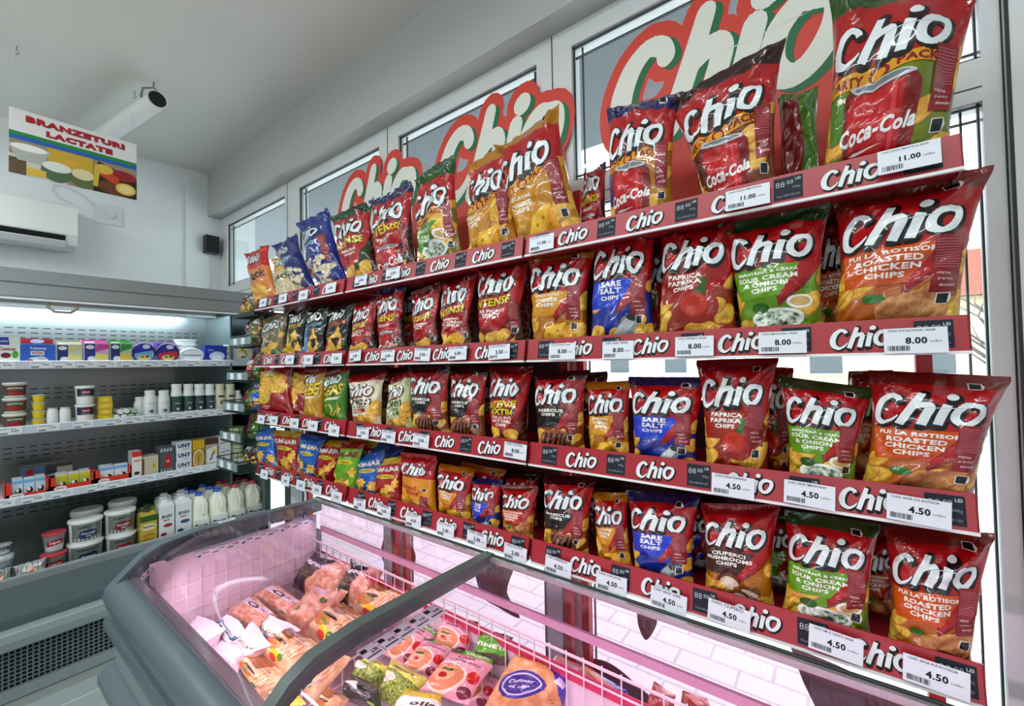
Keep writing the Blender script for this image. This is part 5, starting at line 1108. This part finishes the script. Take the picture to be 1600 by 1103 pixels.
for k, (a, b_, zz, X_) in enumerate(((178, 188, 0, 0), (190, 200, 0, 0), (184, 194, .030, -.004), (201, 211, 0, 0), (212, 222, 0, 0), (205, 216, .030, -.004), (194, 204, .032, -.008))):
    y0, y1 = yr(a, b_, 650, XB); b = MB(); yc = (y0+y1)/2; z = ZB+.016+zz; b.tube([(XB-.13+X_, yc, z), (XB-.006+X_, yc, z), (XB+X_, yc, z)], [.0155, .0155, .012], 'plastic_white' if k < 3 or k == 6 else 'roll_green', 12); tag(b.build('cheese_roll', origin=(XB-.06, yc, z-.016)), '%s cheese roll lying end-on, %s' % (('white', 'white', 'white', 'greenish', 'greenish', 'greenish', 'white')[k], ('first of the bottom row from the left', 'second of the bottom row', 'on top of the left pair', 'third of the bottom row', 'last of the bottom row', 'on top of the right pair', 'in the gap on top, centre')[k]), 'cheese roll', 'cheese rolls')
def bot(a, b_, yt, yb, m, cap, band, lab, A=None, X=XB, nk=.72, n2='milk_bottle', cr=None):
    y0, y1 = yr(a, b_, yb, X); h = hz((a+b_)/2, yt, X)-ZB; return bottle(n2, lab, (y0+y1)/2, X, ZB, (y1-y0)/2*1.04, h, m, cap, A, 'bottles on the middle dairy shelf', band, nk, cr)
AW = Art(.5).text('#6a6e78', 'DANONE', .5, .85, .8, None, .02).rect('#b9c2d0', .1, .1, .9, .35).rect('#24305a', .4, .1, .7, .3)
AG = Art(.5).text('#e6efe4', 'Covalact', .5, .55, .8, None, .03, .2).ell('#f0f0ee', .5, .15, .2, .08)
bot(226, 247, 610, 648, 'plastic_white', 'plastic_white', None, 'white squat bottle with grey print, left one of two', AW, nk=.7); bot(248, 268, 610, 646, 'plastic_white', 'plastic_white', None, 'white squat bottle with grey print, right one of two', AW, nk=.7)
for k, (a, b_, bd, lab) in enumerate(((269, 287, 'band_green', 'green-labelled milk bottle, left one'), (288, 305, 'band_green', 'green-labelled milk bottle, right one'), (305, 322, 'band_slate', 'slate-labelled milk bottle, left one'), (322, 338, 'band_slate', 'slate-labelled milk bottle, right one'))): bot(a, b_, 600, 643, 'plastic_white', 'plastic_white', bd, lab, AG, nk=.78)
for k, (a, b_) in enumerate(((338, 354), (354, 371))): bot(a, b_, 600, 640, 'tub_cream', 'tub_cream', None, 'cream-coloured drink bottle, %s one' % ('left', 'right')[k], Art(.5).rect('#6a2a20', 0, .85, 1, 1).rect('#7a7444', .3, .3, .7, .6), nk=.75)
y0, y1 = yr(373, 390, 640, XB); bottle('milk_bottle', 'white narrow-necked bottle at the right end beside the baskets', 1.262+.03, XB, ZB, .03, .135, 'plastic_white', 'plastic_white', Art(.6).text('#5a5e66', 'EFIR', .5, .5, .7), 'bottles on the middle dairy shelf', None, .5)
for k, (a, b_) in enumerate(((226, 247), (248, 268))): 
    y0, y1 = yr(a, b_, 648, XB); bottle('milk_bottle', 'white squat bottle in the rear rank, %s one' % ('left', 'right')[k], (y0+y1)/2-.03, XB-.09, ZB, (y1-y0)/2*.96, .125, 'plastic_white', 'plastic_white', None, 'bottles on the middle dairy shelf', None, .7)
# lowest shelf
ZD = .940; XC = -3.40; GC = 'goods on the lowest dairy shelf'
def tray(a, b_, hf, lab, kind, hs):
    yb = 778-.165*(a+b_)/2; y0, y1 = yr(a, b_, yb, XC); t = thing('cardboard_tray', lab, 'display tray', (XC-.08, (y0+y1)/2, ZD), 'red display trays'); b = MB()
    b.box((XC-.003, y0, ZD), (XC, y1, ZD+hf), 'tray_red').box((XC-.16, y0, ZD), (XC, y0+.003, ZD+hs), 'tray_red').box((XC-.16, y1-.003, ZD), (XC, y1, ZD+hs), 'tray_red').box((XC-.16, y0, ZD), (XC, y1, ZD+.003), 'tray_red')
    b.box((XC-.003, y0, ZD), (XC, y0+.022, ZD+hs), 'tray_red').box((XC-.003, y1-.012, ZD), (XC, y1, ZD+hs), 'tray_red')
    b.art(Art(1.6).ell('#e8c8c0', .5, .5, .48, .46).ell('#f2f0ee', .5, .5, .42, .38).text('#c22a24', 'kinder', .5, .52, .6, None, .04, .2), (XC, y0+.012, ZD+hf*.2), (0, 1, 0), (0, 0, 1), (1, 0, 0), .055, .026); b.build('tray_body', t)
    n = 3 if b_-a > 60 else 2; w = (y1-y0-.034)/n
    for k in range(n):
        for q in range(2):
            yy = y0+.024+k*w; kk = {'pingui': ('#c9dcec', '#2a2422'), 'milch': ('#b9c43c', '#3a2c20'), 'slice': ('#e2e4e8', '#2a2422')}[kind]
            A = Art(.6).rect(kk[0], 0, 0, 1, 1).ell(kk[1], .55, .35, .35, .2).ell('#f0ece6', .45, .42, .18, .12).rect('#7fb4dc' if kind != 'milch' else '#d8c82c', 0, .8, 1, 1)
            xx = XC-.02-q*.045; bb = MB(); bb.prism([(xx-.012, ZD+.004), (xx, ZD+.004), (xx-.006, ZD+hs+.012+.006*((k+q) % 2)), (xx-.009, ZD+hs+.012)], yy+.002, yy+w-.002, '#cfd6dc', 'y')
            bb.art(A, (xx+.0004, yy+.003, ZD+.006), (0, 1, 0), Vector((-.006, 0, hs)).normalized(), (1, 0, .06), w-.006, hs, .0003)
            tag(bb.build('snack_sachet', origin=(xx, yy+w/2, ZD+.004)), '%s sachet, %s in the %s rank of its %s red tray' % ({'pingui': 'pale blue', 'milch': 'yellow-green', 'slice': 'white'}[kind], ('first', 'second', 'third')[k], ('front', 'rear')[q], {'pingui': 'left', 'milch': 'middle', 'slice': 'right'}[kind]), 'snack sachet', 'sachets in the red trays')
tray(8, 77, .026, 'low red cardboard tray of pale blue sachets', 'pingui', .085); tray(78, 147, .035, 'red cardboard tray of yellow-green sachets', 'milch', .080); tray(148, 205, .040, 'red cardboard tray of white sachets', 'slice', .085)
y0, y1 = yr(34, 113, 735, XC-.2); dbox('carton_box', 'long dark display box standing behind the red trays', 'box', y0, y1, XC-.20, ZD+.04, .085, .12, '#3f4a54', Art(3.2).rect('#5b7a94', .0, .0, .45, 1).rect('#b9b8a8', .68, .1, 1, .8).text('#e6e6e2', 'Danonino', .52, .35, .3, None, .03).ell('#b02a30', .15, .7, .08, .2), GC)
def cbox(a, b_, yt, m, A, lab, n=1, nm='dairy_box'):
    yb = 778-.165*(a+b_)/2; y0, y1 = yr(a, b_, yb, XC); h = (hz((a+b_)/2, yt, XC)-ZD)/n
    for k in range(n): dbox(nm, lab if n == 1 else lab+', '+(('lower', 'upper') if n == 2 else ('lowest', 'middle', 'topmost') if n == 3 else ('lowest', 'second', 'third', 'topmost'))[k]+' of its stack', 'box', y0+.002*(k % 2), y1-.002, XC, ZD+k*h, h-.0012, .09, m, A, GC)
cbox(206, 222, 705, '#d8e0dc', Art(.45).rect('#d8431f', 0, .8, 1, 1).rect('#e8e6de', 0, .1, 1, .8).ell('#5a3a24', .5, .2, .3, .06).text('#9a2a24', 'Actimel', .5, .66, .7), 'white and orange-red carton right of the trays')
cbox(223, 248, 712, '#cfc6b0', Art(.9).ell('#d8c82c', .75, .5, .14, .16).ell('#8a7a2c', .72, .5, .05, .06).rect('#a33a3a', 0, .1, .1, .9), 'beige box with small yellow circle')
cbox(249, 274, 697, '#5a6064', Art(.8).ell('#b3242c', .55, .45, .24, .24).text('#e6e0dc', '82%', .55, .45, .2, None, .04).poly('#c9ccca', *[[(.05+.2*k, .8), (.2+.2*k, .84), (.18+.2*k, .95), (.08+.2*k, .9)] for k in range(4)]).poly('#a9b0b0', *[[(.05+.2*k, .02), (.2+.2*k, .08), (.18+.2*k, .2), (.08+.2*k, .15)] for k in range(4)]), 'patterned grey box with red medallion')
cbox(275, 300, 690, '#e4e8ea', Art(1.5).text('#1f4a7a', 'UNT', .52, .6, .8, None, .06).text('#c24a4a', 'cremos', .6, .22, .4, None, .02), 'white butter box with blue lettering', 3, 'butter_box')
cbox(301, 320, 687, '#b8923a', Art(.45).rect('#d8b42c', 0, .68, 1, 1).ell('#e8e2c8', .5, .34, .46, .32).ell('#c9a84a', .5, .34, .4, .27).text('#3a2c1c', 'PRESIDENT', .5, .34, .58, None, .04, 0, 1.57), 'gold butter pack with round cream emblem')
cbox(321, 341, 684, '#b8ad98', Art(.5).rect('#5a3a2c', 0, .78, 1, 1).poly('#e8e6e0', [(.1, .1), (.9, .1), (.9, .72), (.1, .6)]).ell('#e0c83a', .7, .5, .14, .1).text('#2a4a8a', 'Rama', .5, .35, .6, None, .04, .2, 1.2), 'pale box with dark brown top')
cbox(342, 361, 681, '#e6e6e6', Art(1.).text('#3a3a44', 'UNTAR', .5, .3, .8, None, .05, 0, .2).rect('#c9ccd2', .1, .6, .6, .7), 'white box with dark slanted lettering', 3, 'butter_box')
for k in range(4): y0, y1 = yr(362, 386, 717, XC); cup('spread_tub', 'lime green and cream tub, %s of its stack' % ('lowest', 'second', 'third', 'topmost')[k], (y0+y1)/2, XC, ZD+.0+k*.060, (y1-y0)/2/1.05, .059, 'tub_cream', 'lime', None, 'lime green tubs', A=Art(1.2).text('#2a4a2a', 'Dorna', .5, .5, .6, None, .04))
# deck
ZK = .512; GK = 'dairy goods on the bottom deck'
def dk(a, b_, Y, X): return yr(a, b_, Y, X)
def bucket(a, b_, X, z0, h, lab, c, lvl=0):
    y0, y1 = dk(a, b_, 850, X); r = (y1-y0)/2/1.05
    A = Art(1.3).rect('#7d8580', 0, 0, 1, 1).poly('#d8dcda', *[[(.1+.12*k, .05), (.16+.12*k, .05), (.14+.12*k, .25)] for k in range(7)]).poly(c, [(.22, .25), (.30, .60), (.70, .66), (.80, .50), (.76, .2), (.4, .12)]).text('#eef0f0', 'Smantana', .52, .45, .4, None, .03, .2).text('#dfe2e2', '20%', .52, .28, .16).text('#23262c', 'ALBALACT', .5, .83, .62, None, .05)
    return cup('cream_bucket', lab, (y0+y1)/2, X, z0, r, h, 'plastic_white', 'plastic_white', None, 'white cream buckets', A=A, n=28, flare=.90)
XK = -3.36
bucket(107, 166, XK, ZK, .125, 'cream bucket with navy label, lower one of the front left stack', '#1f2a5c'); bucket(108, 165, XK, ZK+.127, .125, 'cream bucket with navy label, upper one of the front left stack', '#1f2a5c')
bucket(168, 218, XK, ZK, .120, 'cream bucket with red label, lower one of the front right stack', '#a82a34'); bucket(166, 217, XK-.01, ZK+.122, .135, 'cream bucket with red flowers, upper one of the front right stack', '#8a1f28')
bucket(112, 165, XK-.19, ZK+.02, .24, 'tall cream bucket in the rear rank, left one', '#3a4a44'); bucket(172, 218, XK-.19, ZK+.02, .25, 'tall cream bucket in the rear rank, right one', '#6a3a3c')
for k, (a, b_, X, z, h) in enumerate(((66, 106, XK-.02, ZK+.11, .105), (64, 108, XK, ZK, .108), (24, 64, XK+.01, ZK, .075), (-14, 24, XK, ZK, .16), (-12, 20, XK-.03, ZK+.161, .05))):
    y0, y1 = dk(a, b_, 860, X); cup('sour_cream_tub', 'grey and white tub with %s print, %s' % (('red', 'upper of the pair beside the buckets'), ('red', 'lower of the pair beside the buckets'), ('red', 'low one behind the silver bag'), ('navy', 'tall one at the left picture edge'), ('navy', 'small one on top at the left picture edge'))[k], (y0+y1)/2, X, z, (y1-y0)/2/1.05, h, 'grey_tub', 'foil_edge' if k > 1 else 'lid_red', None, 'sour cream tubs', flare=.74, A=Art(1.1).rect('#cfd3d2', 0, 0, 1, .4).poly('#b3262c' if k < 3 else '#1f2a6a', [(.1, .3), (.9, .45), (.85, .8), (.15, .7)]).text('#f0f0f0', 'Lapte', .5, .55, .5, None, .03, .2))
DES['silver'] = lambda s: ('#c9cccc', Art(1.4).poly('#6a6e6e', *[[(.05+.13*k, .1), (.08+.13*k, .1), (.16+.13*k, .9), (.14+.13*k, .9)] for k in range(7)]).ell('#d8a89a', .5, .5, .12, .2))
for k, (a, b_) in enumerate(((22, 76), (-22, 20))):
    y0, y1 = dk(a, b_, 885, -3.31); bag('silver_pouch', ('crumpled silver pouch in front of the tubs', 'crumpled silver pouch at the left picture edge')[k], 'pouch', ((-3.305, y0, ZK+.01), (-3.305, y1, ZK+.01), (-3.36, y0, ZK+.10), (-3.36, y1, ZK+.11)), .02, 'silver', 50+k, 'silver pouches', rough=3)
def cart(a, b_, X, m, A, h, lab, capc=True, cap='plastic_white'):
    y0, y1 = dk(a, b_, 830, X); carton('milk_carton', lab, (y0+y1)/2, X, ZK, y1-y0-.003, h, m, A, cap, 'milk cartons', capc)
def zuzu(c): return Art(.4).text('#23262e', 'ZUZU', .5, .74, .72, None, .05, .1).ell(c, .58, .50, .3, .05, 14).ell(c, .30, .28, .2, .045, 14).poly('#3f9a4c', [(.4, .0), (.95, .14), (.6, .02)]).text('#b04a54', 'lapte', .5, .64, .4)
cart(218, 246, XK+.01, '#b9a94a', Art(.42).rect('#c9b44a', 0, 0, 1, .82).rect('#3f6a1c', 0, .82, 1, 1).ell('#e8e0b8', .5, .66, .44, .1).text('#2a2a1c', 'Napolact', .5, .67, .7, None, .04).text('#c2641c', 'LAPTE', .5, .42, .6, None, .04).text('#c2641c', 'PRIMUS', .5, .30, .6, None, .02), .235, 'green and yellow milk carton beside the cream buckets', True, 'cap_dark')
cart(219, 246, XK-.10, '#7a9a2c', None, .235, 'green milk carton in the rank behind the yellow one', True, 'cap_dark')
cart(248, 273, XK+.01, '#e4e8e8', zuzu('#b3323c'), .27, 'white milk carton with red leaves'); cart(274, 300, XK+.01, '#e4e8e8', zuzu('#3a5a7a'), .27, 'white milk carton with slate blue leaves')
for q in (1, 2): cart(246, 271, XK+.01-.085*q, '#e4e8e8', None, .27, 'plain white milk carton, %s rank behind the red-leaf one' % ('first', 'second')[q-1]); cart(273, 298, XK+.01-.085*q, '#e4e8e8', None, .27, 'plain white milk carton, %s rank behind the blue-leaf one' % ('first', 'second')[q-1])
def zl(): return Art(1.1).text('#23262e', 'ZUZU', .60, .5, .55, None, .05, .1).ell('#2f7a3c', .2, .62, .14, .06, 12).ell('#3a6a9a', .82, .4, .08, .22, 12).poly('#3f9a5c', [(.05, .2), (.4, .3), (.3, .12)]).rect('#bfe0e8', 0, 0, 1, .12)
for k, (a, b_, cap) in enumerate(((301, 328, 'cap_blue'), (329, 357, 'cap_blue'), (358, 385, 'cap_red'), (386, 414, 'cap_red'))):
    for q in range(3):
        X = XK+.015-.105*q; y0, y1 = dk(a, b_, 815, XK+.015); nm = ('first', 'second', 'third', 'fourth')[k]
        jug('%s-capped plastic milk jug, %s column from the left, %s' % ('blue' if k < 2 else 'red', nm, ('front row', 'second row', 'third row')[q]), (y0+y1)/2-.01*q, X, ZK, (y1-y0)*1.0, .268, cap, 'plastic milk jugs', zl() if q == 0 else None)

# ---------------------------------------------------------------- walls and ceiling fittings
def quadframe(p00, p10, p01): U = (p10-p00); V = (p01-p00); return U, V
X = -3.4; p00, p10, p11, p01 = [at(*q, x=X) for q in ((12, 265), (212, 315), (215, 235), (18, 165))]
y0, y1, z0, z1 = .197, .708, 2.640, 2.985
A = Art(1.48); A.rect('#efefee', 0, 0, 1, 1)
A.rect('#a89a80', 0, 0, 1, .53).rect('#2f9a48', 0, .60, 1, .655).rect('#2a6fc0', 0, .53, 1, .60).rect('#d8d4c4', 0, .0, .42, .30).rect('#d8b43c', .27, .25, .62, .53).rect('#6a5a3c', 0, .0, .12, .25)
A.ell('#c9ccc8', .14, .42, .15, .07).poly('#b9c0ba', [(.0, .42), (.28, .42), (.24, .22), (.06, .22)]).ell('#f4f4f2', .14, .43, .13, .055).ell('#5a7a5a', .34, .16, .12, .16).ell('#e8ecE4'.lower(), .34, .24, .11, .08).ell('#6a7a4a', .54, .14, .10, .15).ell('#e6dcb0', .54, .22, .09, .09).ell('#e2b83c', .46, .36, .07, .05).rect('#e0c050', .12, .02, .26, .13)
A.poly('#3a2418', [(.62, 0), (1, 0), (1, .34), (.66, .52)]).ell('#7a4a24', .83, .12, .17, .12).ell('#a0242c', .86, .36, .14, .09).poly('#d0502c', [(.66, .30), (.84, .16), (.84, .30), (.70, .44)]).ell('#e8cf6a', .90, .14, .09, .10).ell('#f0e0a0', .90, .14, .06, .07).ell('#e0c454', .71, .40, .08, .08).poly('#d9bc4a', [(.62, .08), (.66, .08), (.68, .45), (.63, .45)])
A.text('#6a1420', 'BRANZETURI', .503, .880, .78, None, .07, 0, 0, .66).text('#c4202e', 'BRANZETURI', .50, .888, .77, None, .06, 0, 0, .66).text('#6a1420', 'LACTATE', .523, .730, .53, None, .07, 0, 0, .66).text('#c4202e', 'LACTATE', .52, .738, .52, None, .06, 0, 0, .66)
yw = math.radians(0); b = MB().box((X-.004, y0, z0), (X, y1, z1), 'label_white'); b.art(A, (X, y0, z0), (0, 1, 0), (0, 0, 1), (1, 0, 0), y1-y0, z1-z0, .0004)
s_ = b.build('hanging_sign', origin=(X, (y0+y1)/2, z0)); tag(s_, 'white hanging sign with red lettering and dairy food picture', 'sign')
sg = s_
b = MB(); 
for y in (y0+.02, y1-.02): b.tube([(X, y, z1-.01), (X, y+.0, ZC-.03)], .0009, 'thread', 5)
th_ = b.build('suspension_thread', s_, origin=(X, (y0+y1)/2, z0)); th_.location = (0, 0, 0)
for k, (yy, l_) in enumerate(((.222, 'left'), (.70, 'right'))):
    b = MB(); b.tube([(X-.01, yy, ZC), (X-.01, yy, ZC-.02), (X-.006, yy+.008, ZC-.032), (X-.01, yy, ZC-.045), (X-.018, yy-.004, ZC-.040)], .0022, 'steel', 6); tag(b.build('ceiling_hook', origin=(X, yy, ZC-.04)), 'small steel ceiling hook above the %s end of the hanging sign' % l_, 'hook', 'ceiling hooks')
# white pipe with an open dark end under the ceiling
e0 = at(246, 155, z=3.20); e1 = at(175, 206, z=3.20); e1 = e0+(e1-e0)*2.0; e1.x = max(e1.x, -4.43)
dirp = (e1-e0).normalized(); e1 = e0+dirp*((-4.425-e0.x)/dirp.x)
t = thing('ceiling_pipe', 'white round pipe with open black end fixed under the ceiling', 'pipe', tuple(e0)); b = MB(); b.tube([e0, e1], .052, 'plastic_white', 24); b.build('pipe_body', t)
b = MB(); b.tube([e0-dirp*.002, e0-dirp*.0005], .044, 'black', 24); b.build('pipe_opening', t)
b = MB(); c = e0+dirp*.05; b.tube([c+Vector((-.0, -.06, .0)), c+Vector((0, -.05, .06)), c+Vector((0, 0, .085)), c+Vector((0, .05, .06)), c+Vector((0, .06, 0))], .006, 'steel', 6).bar(c+Vector((0, 0, .08)), c+Vector((0, 0, ZC-c.z)), .008, 'steel'); b.build('pipe_bracket', t)
# air conditioner
XW = -4.43; p = at(121, 320, x=XW+.2); q = at(118, 391, x=XW+.2); ya = p.y; za = p.z; zb = q.z
t = thing('air_conditioner', 'white wall-mounted air conditioner with open louvre', 'air conditioner', (XW, ya-.45, zb)); prof = [(XW, zb+.02), (XW, za), (XW+.19, za-.01), (XW+.215, za-.03), (XW+.22, zb+.10), (XW+.19, zb+.03), (XW+.10, zb)]
MB().prism(prof, ya-.9, ya, 'plastic_white', 'y').build('housing', t)
b = MB().prism([(XW+.222, zb+.085), (XW+.198, zb+.035), (XW+.196, zb+.04), (XW+.219, zb+.09)], ya-.86, ya-.06, 'black', 'y'); b.build('air_slot', t)
b = MB().prism([(XW+.235, zb+.045), (XW+.205, zb+.008), (XW+.201, zb+.012), (XW+.230, zb+.05)], ya-.86, ya-.06, 'pvc', 'y'); b.build('louvre', t)
# socket, cable, speaker
pa, pb = at(147, 347, x=XW), at(190, 326, x=XW); t = thing('wall_socket', 'white double wall socket beside the air conditioner', 'socket', (XW, (pa.y+pb.y)/2, pa.z))
MB().box((XW, pa.y, pa.z), (XW+.012, pb.y, pb.z), 'pvc').build('cover_plate', t); b = MB(); yc = (pa.y+pb.y)/2+.01; zc = (pa.z+pb.z)/2; b.lathe((XW+.012, yc, zc), [(.024, 0), (.024, .002)], 'plastic_white', 18, rot=Matrix(((0, 0, 1), (0, 1, 0), (1, 0, 0)))).lathe((XW+.013, yc+.0, zc), [(.022, 0), (.022, .018)], 'pvc', 16, rot=Matrix(((0, 0, 1), (0, 1, 0), (1, 0, 0)))); b.build('plug', t)
b = MB(); P = [at(*q, x=XW+.012) for q in ((152, 326), (128, 305), (100, 290), (84, 288), (80, 296), (92, 310), (108, 316))]; b.tube([Vector(v) for v in P], .004, 'pvc', 6); tag(b.build('power_cable', origin=tuple(P[0])), 'white looped cable from the air conditioner to the wall socket', 'cable')
pa, pb = at(322, 393, x=-4.32), at(343, 370, x=-4.32); t = thing('wall_speaker', 'small black box speaker on the corner pilaster', 'speaker', (-4.36, (pa.y+pb.y)/2, pa.z))
MB().box((-4.397, pa.y, pa.z), (-4.32, pb.y, pb.z), 'black').build('speaker_box', t); MB().box((-4.32, pa.y+.004, pa.z+.004), (-4.317, pb.y-.004, pb.z-.004), 'slot_black').build('speaker_grille', t)
b = MB(); P = [at(*q, x=-4.397) for q in ((327, 392), (328, 410), (327, 425), (331, 435), (328, 446), (324, 452))]; P = [(-4.397, v.y, v.z) for v in P]; b.tube(P, .0025, 'pvc', 5); tag(b.build('speaker_wire', origin=P[0]), 'thin white wire hanging from the black speaker', 'wire')
